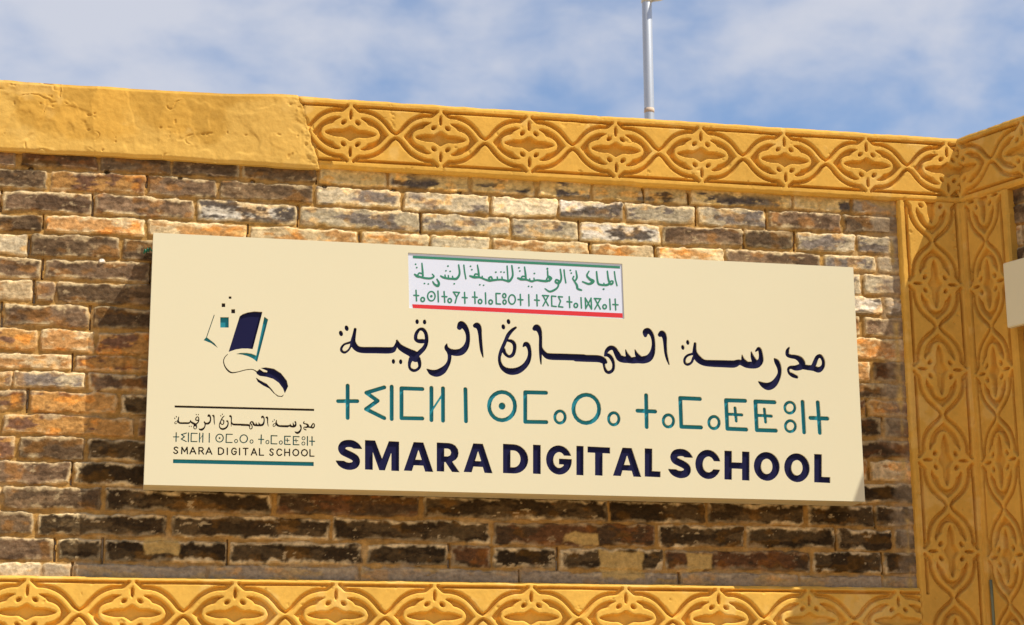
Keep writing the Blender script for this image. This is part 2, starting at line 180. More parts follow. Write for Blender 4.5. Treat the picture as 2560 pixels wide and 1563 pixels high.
# sign artwork in millimetres from the lower left corner of the sign face:
# s smooth pen stroke (x,z,radius), l straight stroke, p filled outline, - cut-out, g group
ART={
 'arabic':[["p",[[641.5,534.8],[641.8,528.7],[639.5,524.1],[635.4,522.8],[631.2,525.3],[628.3,530.6],[628.0,536.7],[630.3,541.3],[634.4,542.6],[638.7,540.1]]],["p",[[622.9,516.5],[623.3,510.4],[620.9,505.9],[616.9,504.6],[612.6,507.1],[609.8,512.4],[609.4,518.5],[611.7,523.0],[615.8,524.3],[620.1,521.8]]],["s",[[663.1,530.7,4.83],[659.9,511.0,5.95],[656.7,491.6,8.19],[658.5,479.5,10.42],[669.3,466.6,10.43],[687.2,461.7,10.81],[731.8,462.8,11.22],[780.0,464.3,10.88],[793.7,471.5,7.12],[799.1,485.0,4.11],[802.5,499.2,2.23]]],["s",[[656.0,488.1,4.82],[640.7,483.3,4.07],[627.1,477.5,3.69],[618.7,465.7,4.06],[619.6,456.0,4.81],[629.2,451.1,4.44],[641.0,458.6,3.32],[648.0,470.3,3.33],[652.0,481.0,4.82]]],["s",[[801.8,497.4,3.74],[810.9,478.5,9.4],[828.3,466.9,11.67],[845.6,458.8,12.43],[859.5,450.6,15.46],[863.7,442.0,14.71]]],["s",[[849.2,437.9,7.9],[844.1,423.7,5.63],[844.9,408.0,4.87],[854.6,399.7,5.62],[866.7,400.8,4.87],[877.0,411.0,4.88],[877.6,425.0,6.39],[873.4,438.8,7.91]]],["s",[[866.5,449.1,7.91],[880.3,462.9,7.92],[892.4,476.4,7.17],[899.6,492.5,6.42],[900.9,510.2,6.42],[897.4,527.7,6.43],[888.3,539.0,6.43],[876.5,538.5,4.9],[868.9,529.3,5.66],[864.4,517.5,6.03],[864.8,505.2,6.41],[873.2,499.2,7.17],[887.1,499.1,7.93],[897.5,500.2,5.66]]],["p",[[875.0,564.9],[873.8,559.7],[870.7,556.3],[866.8,556.2],[863.7,559.2],[862.4,564.4],[863.6,569.6],[866.7,573.0],[870.6,573.1],[873.7,570.1]]],["p",[[900.0,564.9],[898.9,559.7],[895.7,556.3],[891.9,556.2],[888.7,559.2],[887.5,564.4],[888.7,569.6],[891.8,573.0],[895.7,573.1],[898.8,570.1]]],["p",[[796.4,427.2],[795.4,422.0],[792.4,418.7],[788.8,418.6],[785.9,421.7],[784.7,426.7],[785.8,431.9],[788.7,435.2],[792.3,435.3],[795.3,432.3]]],["p",[[820.6,427.0],[819.5,421.9],[816.6,418.6],[813.0,418.4],[810.0,421.5],[808.8,426.6],[809.9,431.8],[812.8,435.1],[816.5,435.2],[819.4,432.1]]],["s",[[1011.0,550.8,8.78],[1018.0,561.7,11.85],[1031.0,550.9,9.94],[1039.0,529.9,7.64],[1039.3,505.2,7.63],[1031.9,483.7,9.92],[1016.2,468.2,11.81],[995.2,464.6,11.41],[977.7,469.5,9.5],[967.2,480.1,7.21],[968.6,493.2,1.87]]],["s",[[970.7,474.2,6.45],[977.7,456.9,6.82],[976.3,435.7,6.44],[968.0,417.8,7.95],[954.1,402.3,11.73],[936.0,392.9,12.47],[918.7,394.3,9.81],[908.9,400.3,5.64],[902.7,404.9,2.24]]],["s",[[1063.7,558.7,7.27],[1071.8,559.7,10.74],[1078.1,550.0,8.82],[1080.9,528.1,6.5],[1082.9,503.4,6.12],[1086.0,475.2,5.34],[1090.8,453.4,2.27]]],["p",[[1184.7,579.2],[1184.4,573.3],[1181.6,569.2],[1177.5,568.3],[1173.6,571.0],[1171.4,576.2],[1171.7,582.1],[1174.5,586.2],[1178.6,587.1],[1182.5,584.4]]],["p",[[1166.8,560.6],[1166.5,554.7],[1163.8,550.6],[1159.7,549.7],[1155.8,552.4],[1153.5,557.7],[1153.9,563.5],[1156.6,567.6],[1160.7,568.5],[1164.6,565.8]]],["s",[[1202.8,558.7,3.85],[1189.9,548.6,5.78],[1176.7,532.0,6.55],[1168.4,513.9,6.15],[1160.5,495.8,6.14],[1151.5,474.2,6.14],[1146.1,452.7,5.36],[1149.5,431.7,6.51],[1160.7,416.2,8.82],[1181.1,407.8,11.52],[1205.9,410.8,11.54],[1227.2,423.9,9.63],[1241.9,442.2,8.49],[1249.2,463.8,6.95],[1248.7,485.1,6.95],[1242.8,500.5,8.51],[1235.0,503.0,7.34],[1227.1,494.2,2.29]]],["s",[[1170.5,514.0,4.22],[1188.9,510.4,6.55],[1197.4,500.1,6.93],[1197.9,483.1,6.16],[1192.1,465.8,6.15],[1179.7,458.3,5.37],[1166.0,467.6,6.14],[1160.4,481.6,6.91]]],["s",[[1266.9,557.1,7.76],[1275.5,561.0,11.66],[1283.6,549.9,8.93],[1287.3,529.3,6.2],[1286.9,500.8,6.2],[1286.6,472.3,5.41],[1287.1,451.0,3.85],[1288.0,436.8,2.3]]],["s",[[1286.9,500.8,3.47],[1293.2,482.5,6.97],[1305.8,467.7,10.09],[1323.6,463.8,11.66],[1377.2,464.4,11.7],[1436.1,464.5,11.74]]],["s",[[1408.4,461.9,12.03],[1446.5,462.2,12.48],[1484.8,462.5,12.51],[1501.9,457.8,11.69],[1511.4,452.1,6.25]]],["s",[[1503.8,455.6,6.24],[1505.8,436.7,4.57],[1511.6,421.8,5.82],[1522.2,416.8,5.82],[1535.5,426.4,5.41],[1538.5,445.5,5.42],[1533.1,463.6,7.1],[1522.6,475.3,7.1],[1511.1,476.8,5.41]]],["s",[[1508.8,474.1,3.74],[1515.2,490.3,6.68],[1527.7,501.5,7.95],[1541.2,499.7,8.37],[1550.5,484.0,10.47],[1559.8,468.4,12.15],[1573.1,463.6,12.16],[1588.5,462.6,11.33],[1603.9,461.3,11.34],[1623.3,463.9,12.2],[1643.4,464.7,13.06],[1662.2,471.5,12.24],[1674.2,488.8,9.71],[1679.5,512.0,7.18],[1679.3,535.0,6.76],[1673.9,554.8,8.04],[1662.6,566.3,10.16],[1652.7,560.8,10.57],[1651.7,549.3,6.33]]],["s",[[1581.6,496.7,2.07],[1585.9,481.6,5.86],[1593.3,468.1,9.65]]],["s",[[1614.4,498.0,2.08],[1619.9,482.9,6.72],[1630.0,469.5,10.52]]],["s",[[1703.1,553.7,7.62],[1712.2,558.7,11.04],[1719.3,545.9,8.91],[1720.9,521.3,6.77],[1722.2,494.5,5.92],[1726.6,471.7,5.06],[1732.7,452.4,2.51]]],["p",[[1807.5,532.5],[1806.9,527.0],[1804.2,523.1],[1800.3,522.4],[1796.8,525.2],[1795.0,530.3],[1795.6,535.9],[1798.4,539.8],[1802.2,540.5],[1805.7,537.7]]],["p",[[1789.4,514.5],[1788.8,508.9],[1786.0,505.1],[1782.2,504.4],[1778.7,507.2],[1776.9,512.3],[1777.5,517.9],[1780.2,521.7],[1784.1,522.4],[1787.6,519.6]]],["s",[[1827.0,528.2,5.11],[1824.8,506.2,7.24],[1826.7,490.9,10.23],[1837.5,474.7,12.8],[1856.7,463.2,11.53],[1888.1,461.3,12.41],[1927.4,461.6,12.87],[1962.9,462.2,12.9],[1983.7,469.1,9.89],[2010.3,461.2,11.64],[2042.8,463.2,12.96],[2059.2,476.6,10.38],[2061.6,496.0,8.22],[2058.3,515.3,7.35],[2052.9,518.9,6.05],[2043.0,510.0,2.57]]],["s",[[1818.5,492.5,4.67],[1799.5,486.0,4.24],[1789.0,474.1,4.66],[1788.6,460.6,5.08],[1797.8,454.4,5.08],[1811.7,461.5,4.23],[1820.4,479.1,5.52]]],["s",[[1993.7,494.2,2.13],[1997.0,478.1,6.88],[2008.4,463.9,10.77]]],["s",[[2027.0,506.3,2.57],[2031.8,487.1,7.76],[2042.1,466.3,11.66]]],["s",[[2110.5,485.1,3.88],[2118.8,474.2,9.98],[2125.6,455.8,8.67],[2126.0,436.5,7.36],[2118.0,416.9,9.09],[2102.8,397.1,12.11],[2083.4,388.4,13.39],[2067.7,392.0,10.35],[2055.4,399.3,5.59],[2049.2,403.7,2.13]]],["s",[[2165.0,528.0,2.59],[2158.5,517.2,6.09],[2157.9,502.8,7.83],[2169.2,497.0,7.4],[2186.8,495.0,8.28],[2202.5,487.4,11.35],[2209.9,474.5,12.23],[2205.3,462.7,11.34],[2185.1,456.5,9.58],[2167.6,458.2,6.08],[2158.5,452.0,4.76],[2161.1,438.6,5.63],[2173.9,430.5,7.82],[2187.7,425.2,6.08]]],["s",[[2209.4,462.8,10.03],[2229.3,459.7,9.61],[2249.3,458.5,10.5],[2269.1,453.4,10.07],[2284.2,465.6,7.0],[2287.1,485.2,6.57],[2277.8,501.6,7.01],[2265.5,497.2,7.0],[2256.7,480.1,7.87],[2249.5,464.3,8.74]]]],
 'tifinagh':[["l",[[640.6,340.6,6.69],[642.0,233.9,6.66]]],["l",[[610.3,288.3,6.66],[672.6,290.4,6.69]]],["l",[[761.0,339.3,6.74],[702.3,319.3,6.71],[739.6,293.7,6.72],[701.8,265.0,6.7],[761.9,237.0,6.72]]],["l",[[785.4,342.4,6.75],[786.2,234.8,6.73]]],["l",[[887.1,338.1,6.8],[817.9,338.0,6.77],[818.6,238.8,6.74],[887.5,239.8,6.77]]],["l",[[917.3,342.9,6.81],[917.6,235.3,6.78]]],["l",[[955.9,342.7,6.83],[956.1,234.6,6.8]]],["l",[[918.6,266.5,3.3],[955.2,323.1,3.32]]],["l",[[1031.0,342.4,6.86],[1032.7,235.2,6.83]]],["l",[[1198.2,291.1,6.9],[1195.9,276.4,6.9],[1189.6,262.9,6.9],[1179.8,252.1,6.9],[1167.5,245.0,6.9],[1153.9,242.2,6.9],[1140.3,244.1,6.9],[1128.1,250.5,6.9],[1118.5,260.7,6.9],[1112.3,273.7,6.9],[1110.2,288.3,6.9],[1112.4,303.0,6.9],[1118.7,316.5,6.9],[1128.5,327.3,6.9],[1140.8,334.5,6.9],[1154.4,337.3,6.9],[1168.0,335.4,6.9],[1180.3,329.1,6.9],[1190.0,318.9,6.9],[1196.2,305.8,6.9],[1198.2,291.1,6.9]]],["p",[[1166.1,290.1],[1163.8,282.6],[1157.8,277.8],[1150.4,277.6],[1144.5,282.0],[1142.2,289.3],[1144.5,296.8],[1150.5,301.6],[1157.9,301.8],[1163.9,297.4]]],["l",[[1303.8,339.8,6.98],[1233.1,338.9,6.95],[1232.2,239.5,6.93],[1303.7,240.6,6.96]]],["l",[[1368.4,259.7,5.28],[1367.4,253.4,5.28],[1364.8,247.6,5.28],[1360.8,242.9,5.28],[1355.9,239.9,5.28],[1350.4,238.7,5.28],[1344.9,239.5,5.28],[1340.0,242.3,5.28],[1336.2,246.7,5.28],[1333.7,252.3,5.28],[1332.9,258.6,5.28],[1333.9,265.0,5.28],[1336.5,270.8,5.28],[1340.4,275.4,5.28],[1345.4,278.5,5.28],[1350.9,279.7,5.28],[1356.4,278.9,5.28],[1361.3,276.1,5.28],[1365.2,271.7,5.28],[1367.6,266.0,5.28],[1368.4,259.7,5.28]]],["l",[[1485.6,291.2,7.03],[1483.2,276.2,7.03],[1476.6,262.7,7.03],[1466.6,251.8,7.03],[1454.1,244.6,7.03],[1440.3,241.8,7.03],[1426.7,243.7,7.03],[1414.4,250.1,7.03],[1404.8,260.4,7.03],[1398.7,273.5,7.03],[1396.8,288.3,7.03],[1399.2,303.2,7.03],[1405.7,316.7,7.03],[1415.6,327.7,7.03],[1428.1,334.9,7.03],[1441.9,337.8,7.03],[1455.7,335.9,7.03],[1468.0,329.5,7.03],[1477.6,319.1,7.03],[1483.7,305.9,7.03],[1485.6,291.2,7.03]]],["l",[[1553.3,259.5,5.35],[1552.2,253.1,5.35],[1549.6,247.3,5.35],[1545.5,242.6,5.35],[1540.5,239.6,5.35],[1534.9,238.4,5.35],[1529.4,239.2,5.35],[1524.4,242.0,5.35],[1520.6,246.4,5.35],[1518.1,252.1,5.35],[1517.4,258.4,5.35],[1518.4,264.8,5.35],[1521.1,270.7,5.35],[1525.1,275.3,5.35],[1530.2,278.4,5.35],[1535.7,279.6,5.35],[1541.3,278.8,5.35],[1546.2,276.0,5.35],[1550.1,271.6,5.35],[1552.5,265.9,5.35],[1553.3,259.5,5.35]]],["l",[[1649.5,342.9,7.14],[1648.8,234.7,7.11]]],["l",[[1618.2,289.0,7.11],[1679.7,288.4,7.14]]],["l",[[1743.4,258.3,5.41],[1742.3,251.9,5.41],[1739.5,246.0,5.41],[1735.4,241.3,5.41],[1730.3,238.2,5.41],[1724.6,237.0,5.41],[1719.0,237.9,5.41],[1714.1,240.7,5.41],[1710.2,245.1,5.41],[1707.8,250.8,5.41],[1707.0,257.2,5.41],[1708.1,263.6,5.41],[1710.8,269.5,5.41],[1715.0,274.2,5.41],[1720.1,277.3,5.41],[1725.8,278.5,5.41],[1731.3,277.7,5.41],[1736.3,274.9,5.41],[1740.2,270.4,5.41],[1742.6,264.7,5.41],[1743.4,258.3,5.41]]],["l",[[1838.1,336.8,7.23],[1768.8,337.5,7.19],[1769.9,239.2,7.17],[1838.9,239.0,7.2]]],["l",[[1903.7,257.6,5.47],[1902.6,251.1,5.47],[1899.8,245.3,5.47],[1895.6,240.5,5.47],[1890.4,237.4,5.47],[1884.7,236.2,5.47],[1879.0,237.1,5.47],[1874.0,239.9,5.47],[1870.1,244.4,5.47],[1867.7,250.1,5.47],[1867.0,256.5,5.47],[1868.1,263.0,5.47],[1870.9,268.9,5.47],[1875.1,273.6,5.47],[1880.4,276.7,5.47],[1886.1,277.9,5.47],[1891.7,277.1,5.47],[1896.7,274.3,5.47],[1900.6,269.8,5.47],[1903.0,264.0,5.47],[1903.7,257.6,5.47]]],["l",[[1998.6,335.6,7.3],[1930.6,335.3,7.27],[1931.9,237.3,7.24],[1998.8,236.6,7.27]]],["l",[[1932.1,287.7,5.49],[1985.0,286.4,5.51]]],["l",[[1961.5,309.6,5.51],[1964.6,264.8,5.5]]],["l",[[2103.6,334.1,7.35],[2035.2,334.6,7.32],[2036.5,235.9,7.29],[2104.3,236.0,7.32]]],["l",[[2036.9,286.9,5.53],[2090.5,285.5,5.55]]],["l",[[2066.2,309.2,5.54],[2069.1,264.3,5.53]]],["l",[[2176.3,317.7,5.18],[2175.2,311.8,5.18],[2172.3,306.3,5.18],[2168.1,302.0,5.18],[2162.9,299.1,5.18],[2157.2,298.0,5.18],[2151.6,298.7,5.18],[2146.6,301.3,5.18],[2142.7,305.4,5.18],[2140.4,310.7,5.18],[2139.7,316.6,5.18],[2140.9,322.5,5.18],[2143.7,328.0,5.18],[2147.9,332.3,5.18],[2153.2,335.2,5.18],[2158.9,336.4,5.18],[2164.5,335.6,5.18],[2169.5,333.0,5.18],[2173.3,328.9,5.18],[2175.7,323.7,5.18],[2176.3,317.7,5.18]]],["l",[[2175.5,253.4,5.16],[2174.3,247.5,5.16],[2171.5,242.1,5.16],[2167.3,237.7,5.16],[2162.0,234.9,5.16],[2156.4,233.8,5.16],[2150.8,234.5,5.16],[2145.8,237.1,5.16],[2142.0,241.2,5.16],[2139.6,246.4,5.16],[2139.0,252.3,5.16],[2140.1,258.2,5.16],[2142.9,263.6,5.16],[2147.1,268.0,5.16],[2152.3,270.9,5.16],[2158.0,272.0,5.16],[2163.6,271.2,5.16],[2168.6,268.6,5.16],[2172.5,264.5,5.16],[2174.8,259.3,5.16],[2175.5,253.4,5.16]]],["l",[[2204.7,338.7,7.39],[2205.9,233.3,7.37]]],["l",[[2259.8,338.6,7.42],[2262.4,233.1,7.39]]],["l",[[2230.9,283.8,7.39],[2292.0,283.4,7.42]]]],
 'latin':[["g",[["s",[[678.2,132.1,12.13],[671.4,141.6,12.13],[659.3,148.7,12.13],[644.4,150.0,12.13],[630.3,145.8,12.13],[624.1,134.1,12.13],[629.1,123.2,12.13],[641.8,116.5,12.13],[656.8,109.8,12.13],[668.9,101.7,12.13],[672.0,90.8,12.13],[666.1,80.1,12.13],[652.0,75.7,12.13],[637.9,77.3,12.13],[625.1,83.9,12.13],[617.6,93.9,12.13]]],["-",[[658.0,133.4],[707.4,132.5],[707.5,118.2],[671.6,118.9],[658.1,125.6]]],["-",[[588.4,107.8],[618.1,107.2],[637.6,100.4],[637.7,93.0],[588.6,94.0]]]]],["g",[["p",[[700.4,66.2],[699.3,163.0],[732.9,162.4],[755.8,103.7],[777.7,161.6],[811.4,161.0],[812.1,63.8],[786.3,64.4],[785.9,122.5],[765.7,64.8],[746.7,65.2],[725.4,123.7],[726.0,65.7]]]]],["g",[["p",[[826.9,65.8],[859.1,161.0],[891.4,160.4],[924.6,63.8],[897.2,64.3],[891.2,83.6],[860.0,84.2],[854.2,65.3]]],["-",[[875.4,134.7],[885.8,102.9],[865.2,103.3]]]]],["g",[["p",[[935.5,66.4],[935.3,161.8],[975.5,161.1],[987.4,158.9],[997.8,153.0],[1006.0,141.3],[1008.2,128.9],[1006.0,116.5],[999.3,107.0],[987.4,99.6],[1011.9,64.8],[985.9,65.4],[964.4,97.3],[960.7,97.3],[960.7,65.9]]],["-",[[960.6,142.2],[972.5,142.0],[979.9,138.5],[983.3,129.3],[979.9,120.3],[972.5,116.6],[960.6,116.9]]]]],["g",[["p",[[1024.3,66.5],[1057.0,162.3],[1089.2,161.7],[1121.4,64.5],[1094.2,65.0],[1088.4,84.4],[1057.3,85.1],[1051.5,66.0]]],["-",[[1073.0,135.9],[1083.1,103.8],[1062.7,104.2]]]]],["g",[["p",[[1156.4,163.7],[1192.2,163.1],[1203.3,161.7],[1213.7,157.8],[1223.1,151.8],[1230.9,143.9],[1236.7,134.5],[1240.3,124.1],[1241.5,113.2],[1240.1,102.4],[1236.3,92.1],[1230.3,83.0],[1222.4,75.4],[1213.0,69.8],[1202.5,66.4],[1191.5,65.5],[1155.8,66.2]]],["-",[[1181.8,142.2],[1192.1,142.0],[1197.2,141.2],[1202.1,139.1],[1206.4,135.7],[1210.0,131.2],[1212.7,125.9],[1214.4,119.9],[1214.9,113.7],[1214.3,107.5],[1212.5,101.7],[1209.8,96.5],[1206.1,92.2],[1201.7,88.9],[1196.8,87.0],[1191.7,86.4],[1181.4,86.6]]]]],["g",[["p",[[1257.6,163.7],[1284.1,163.2],[1283.1,66.0],[1256.6,66.6]]]]],["g",[["p",[[1389.2,113.8],[1388.0,102.8],[1384.5,92.5],[1379.2,83.3],[1372.1,75.7],[1363.6,70.0],[1354.3,66.6],[1344.5,65.5],[1334.7,67.0],[1325.5,70.8],[1317.2,76.8],[1310.4,84.7],[1305.3,94.1],[1302.1,104.5],[1301.2,115.5],[1302.4,126.4],[1305.8,136.7],[1311.1,146.0],[1318.2,153.6],[1326.6,159.3],[1336.0,162.8],[1345.8,163.9],[1355.6,162.5],[1364.9,158.6],[1373.2,152.6],[1380.1,144.7],[1385.2,135.2],[1388.3,124.7],[1389.2,113.8]]],["-",[[1365.8,114.2],[1365.1,107.4],[1363.0,101.1],[1359.8,95.7],[1355.6,91.7],[1350.8,89.1],[1345.7,88.3],[1340.6,89.3],[1335.8,92.1],[1331.8,96.3],[1328.7,101.8],[1326.8,108.2],[1326.2,115.0],[1327.0,121.8],[1329.0,128.1],[1332.3,133.5],[1336.4,137.6],[1341.2,140.1],[1346.4,140.9],[1351.5,139.9],[1356.2,137.2],[1360.3,132.9],[1363.4,127.4],[1365.3,121.0],[1365.8,114.2]]],["-",[[1349.6,119.4],[1363.0,129.4],[1407.1,129.0],[1407.0,118.3]]],["p",[[1345.2,119.5],[1389.3,118.6],[1388.3,107.9],[1383.7,98.3],[1371.3,94.6],[1359.0,99.7],[1344.9,100.0]]]]],["g",[["p",[[1405.1,164.2],[1429.9,163.7],[1428.3,65.3],[1403.5,65.9]]]]],["g",[["p",[[1443.2,163.0],[1520.8,161.6],[1520.4,140.8],[1494.8,141.3],[1493.3,65.7],[1467.0,66.3],[1468.4,141.8],[1442.8,142.3]]]]],["g",[["p",[[1528.4,66.8],[1563.2,162.3],[1595.6,161.7],[1626.3,64.7],[1598.8,65.3],[1593.4,84.6],[1562.0,85.3],[1555.7,66.2]]],["-",[[1578.8,135.9],[1588.4,104.0],[1567.8,104.4]]]]],["g",[["p",[[1640.1,162.2],[1666.6,161.7],[1664.6,86.1],[1693.3,85.5],[1692.7,65.4],[1637.8,66.6]]]]],["g",[["s",[[1794.8,133.4,12.61],[1788.3,142.9,12.61],[1776.5,150.1,12.61],[1761.6,151.3,12.61],[1747.3,147.1,12.61],[1740.6,135.4,12.61],[1745.2,124.4,12.61],[1757.7,117.8,12.61],[1772.4,111.1,12.61],[1784.1,103.0,12.61],[1786.8,92.1,12.61],[1780.5,81.3,12.61],[1766.2,76.9,12.61],[1752.1,78.5,12.61],[1739.6,85.1,12.61],[1732.4,95.1,12.61]]],["-",[[1774.6,134.8],[1824.0,133.8],[1823.6,119.5],[1787.6,120.2],[1774.4,126.9]]],["-",[[1703.8,109.0],[1733.5,108.4],[1752.7,101.6],[1752.5,94.2],[1703.4,95.2]]]]],["g",[["p",[[1904.6,112.6],[1903.1,101.4],[1899.4,91.0],[1893.7,81.6],[1886.3,73.8],[1877.6,68.1],[1868.0,64.6],[1858.0,63.5],[1848.1,65.0],[1838.7,68.9],[1830.4,75.0],[1823.6,83.0],[1818.6,92.6],[1815.6,103.2],[1814.8,114.3],[1816.3,125.4],[1819.9,135.9],[1825.6,145.3],[1832.9,153.1],[1841.6,158.9],[1851.2,162.4],[1861.3,163.5],[1871.2,162.0],[1880.6,158.2],[1889.0,152.0],[1895.8,144.0],[1900.9,134.4],[1903.8,123.7],[1904.6,112.6]]],["-",[[1881.6,113.0],[1880.7,106.1],[1878.5,99.7],[1875.1,94.2],[1870.8,90.1],[1865.8,87.5],[1860.6,86.7],[1855.4,87.7],[1850.6,90.5],[1846.6,94.8],[1843.5,100.4],[1841.7,106.9],[1841.2,113.8],[1842.2,120.7],[1844.4,127.1],[1847.8,132.6],[1852.1,136.7],[1857.0,139.3],[1862.3,140.1],[1867.5,139.1],[1872.3,136.4],[1876.4,132.0],[1879.4,126.4],[1881.2,119.9],[1881.6,113.0]]],["-",[[1864.1,113.3],[1878.0,124.5],[1923.0,124.6],[1922.0,95.9],[1877.1,97.7]]]]],["g",[["p",[[1918.7,162.1],[1945.4,161.7],[1944.0,123.2],[1979.5,122.5],[1981.0,161.0],[2007.7,160.5],[2003.9,61.9],[1977.3,62.5],[1978.7,100.8],[1943.2,101.5],[1941.9,63.2],[1915.3,63.8]]]]],["g",[["p",[[2113.2,111.2],[2111.6,100.1],[2107.7,89.7],[2101.8,80.5],[2094.2,72.8],[2085.2,67.1],[2075.2,63.6],[2064.9,62.6],[2054.7,64.1],[2045.1,67.9],[2036.6,74.0],[2029.6,81.9],[2024.5,91.4],[2021.5,101.9],[2020.7,112.9],[2022.3,123.9],[2026.1,134.3],[2032.0,143.6],[2039.6,151.3],[2048.6,157.1],[2058.6,160.6],[2068.9,161.7],[2079.2,160.2],[2088.8,156.4],[2097.4,150.3],[2104.4,142.3],[2109.5,132.8],[2112.5,122.2],[2113.2,111.2]]],["-",[[2086.8,111.7],[2085.9,104.9],[2083.6,98.7],[2080.2,93.4],[2075.9,89.4],[2071.0,86.9],[2065.9,86.1],[2060.8,87.1],[2056.1,89.8],[2052.1,94.0],[2049.2,99.4],[2047.4,105.7],[2047.0,112.4],[2048.0,119.1],[2050.2,125.4],[2053.6,130.7],[2057.9,134.8],[2062.8,137.3],[2068.0,138.1],[2073.1,137.1],[2077.8,134.4],[2081.7,130.2],[2084.7,124.7],[2086.4,118.4],[2086.8,111.7]]]]],["g",[["p",[[2220.5,109.5],[2218.8,98.4],[2214.9,88.0],[2209.0,78.7],[2201.4,71.0],[2192.4,65.2],[2182.5,61.8],[2172.3,60.7],[2162.1,62.2],[2152.6,66.1],[2144.2,72.1],[2137.2,80.1],[2132.2,89.6],[2129.3,100.2],[2128.6,111.2],[2130.2,122.2],[2134.0,132.7],[2139.9,142.0],[2147.5,149.8],[2156.5,155.5],[2166.4,159.0],[2176.7,160.1],[2186.9,158.7],[2196.4,154.8],[2204.9,148.7],[2211.9,140.7],[2216.9,131.1],[2219.8,120.6],[2220.5,109.5]]],["-",[[2194.2,110.0],[2193.3,103.2],[2191.0,97.0],[2187.6,91.6],[2183.3,87.6],[2178.5,85.1],[2173.3,84.3],[2168.2,85.3],[2163.6,88.0],[2159.7,92.2],[2156.8,97.6],[2155.1,104.0],[2154.7,110.7],[2155.7,117.4],[2157.9,123.7],[2161.3,129.0],[2165.6,133.1],[2170.5,135.6],[2175.6,136.4],[2180.7,135.5],[2185.4,132.8],[2189.3,128.5],[2192.2,123.1],[2193.9,116.7],[2194.2,110.0]]]]],["g",[["p",[[2238.3,159.6],[2266.3,159.1],[2262.6,81.7],[2292.9,81.1],[2291.9,60.6],[2233.7,61.8]]]]]],
 'book_cover':[["p",[[285.7,558.1],[295.8,566.0],[311.1,572.0],[331.7,576.4],[358.8,575.9],[330.1,450.2],[314.2,451.7],[296.2,451.0],[275.8,447.0],[253.0,438.2]]]],
 'page_edge':[["p",[[365.2,560.2],[377.8,551.6],[345.5,408.7],[330.4,420.0],[314.8,426.6],[296.7,430.9],[276.2,432.2],[291.5,436.5],[309.4,437.7],[326.1,435.7],[342.2,430.0]]],["p",[[181.0,485.0],[206.3,465.9],[222.2,445.4],[236.0,428.0],[218.2,450.0],[196.1,465.0],[171.7,473.8]]],["l",[[181.5,484.7,1.27],[203.6,558.6,1.28]]]],
 'pixel0':[["p",[[223.2,552.5],[250.4,553.6],[251.3,518.9],[224.2,517.7]]]],
 'pixel1':[["p",[[226.5,599.0],[237.8,599.5],[238.2,586.7],[226.9,586.2]]]],
 'pixel2':[["p",[[257.9,580.6],[270.2,581.2],[270.6,567.3],[258.3,566.8]]]],
 'pixel3':[["p",[[248.5,623.0],[257.2,623.4],[257.5,615.3],[248.7,614.9]]]],
 'cord':[["s",[[250.2,430.2,1.02],[241.3,419.8,1.28],[237.8,406.5,1.53],[242.9,389.6,2.04],[254.3,375.6,2.81],[266.4,370.2,2.3],[285.4,373.6,1.53],[310.8,381.3,1.54],[331.3,383.1,1.54],[343.2,377.3,2.05]]]],
 'mouse':[["g",[["p",[[343.0,374.9],[357.3,389.1],[374.7,391.9],[400.5,388.3],[424.0,373.9],[442.6,350.8],[447.6,332.0],[437.0,307.9],[430.7,324.0],[417.0,342.0],[398.7,354.5],[376.7,360.3],[354.8,362.7],[345.7,368.4]]],["-",[[347.8,389.5],[357.3,388.6],[378.8,380.1],[378.9,375.9],[367.4,376.6]]]]],["p",[[341.6,357.7],[357.8,347.8],[378.5,338.0],[393.0,322.7],[404.9,307.4],[415.3,300.4],[425.6,298.6],[436.3,305.8],[428.3,295.6],[414.1,296.7],[399.7,308.3],[386.6,322.0],[365.8,331.8],[348.9,343.0]]]],
 'rule0':[["p",[[87.3,257.1],[532.9,260.5],[533.0,253.1],[87.5,250.0]]]],
 'rule1':[["p",[[88.2,83.9],[534.4,86.6],[534.6,73.1],[88.3,70.8]]]],
 'plaque':[["p",[[836.8,800.0],[1575.9,797.7],[1579.0,604.7],[842.0,609.4]]]],
 'stripe_green':[["p",[[853.7,791.0],[1568.4,789.3],[1568.9,781.3],[854.3,782.6]]]],
 'stripe_red':[["p",[[852.6,624.0],[1574.2,624.2],[1574.5,608.5],[855.2,611.2]]]],
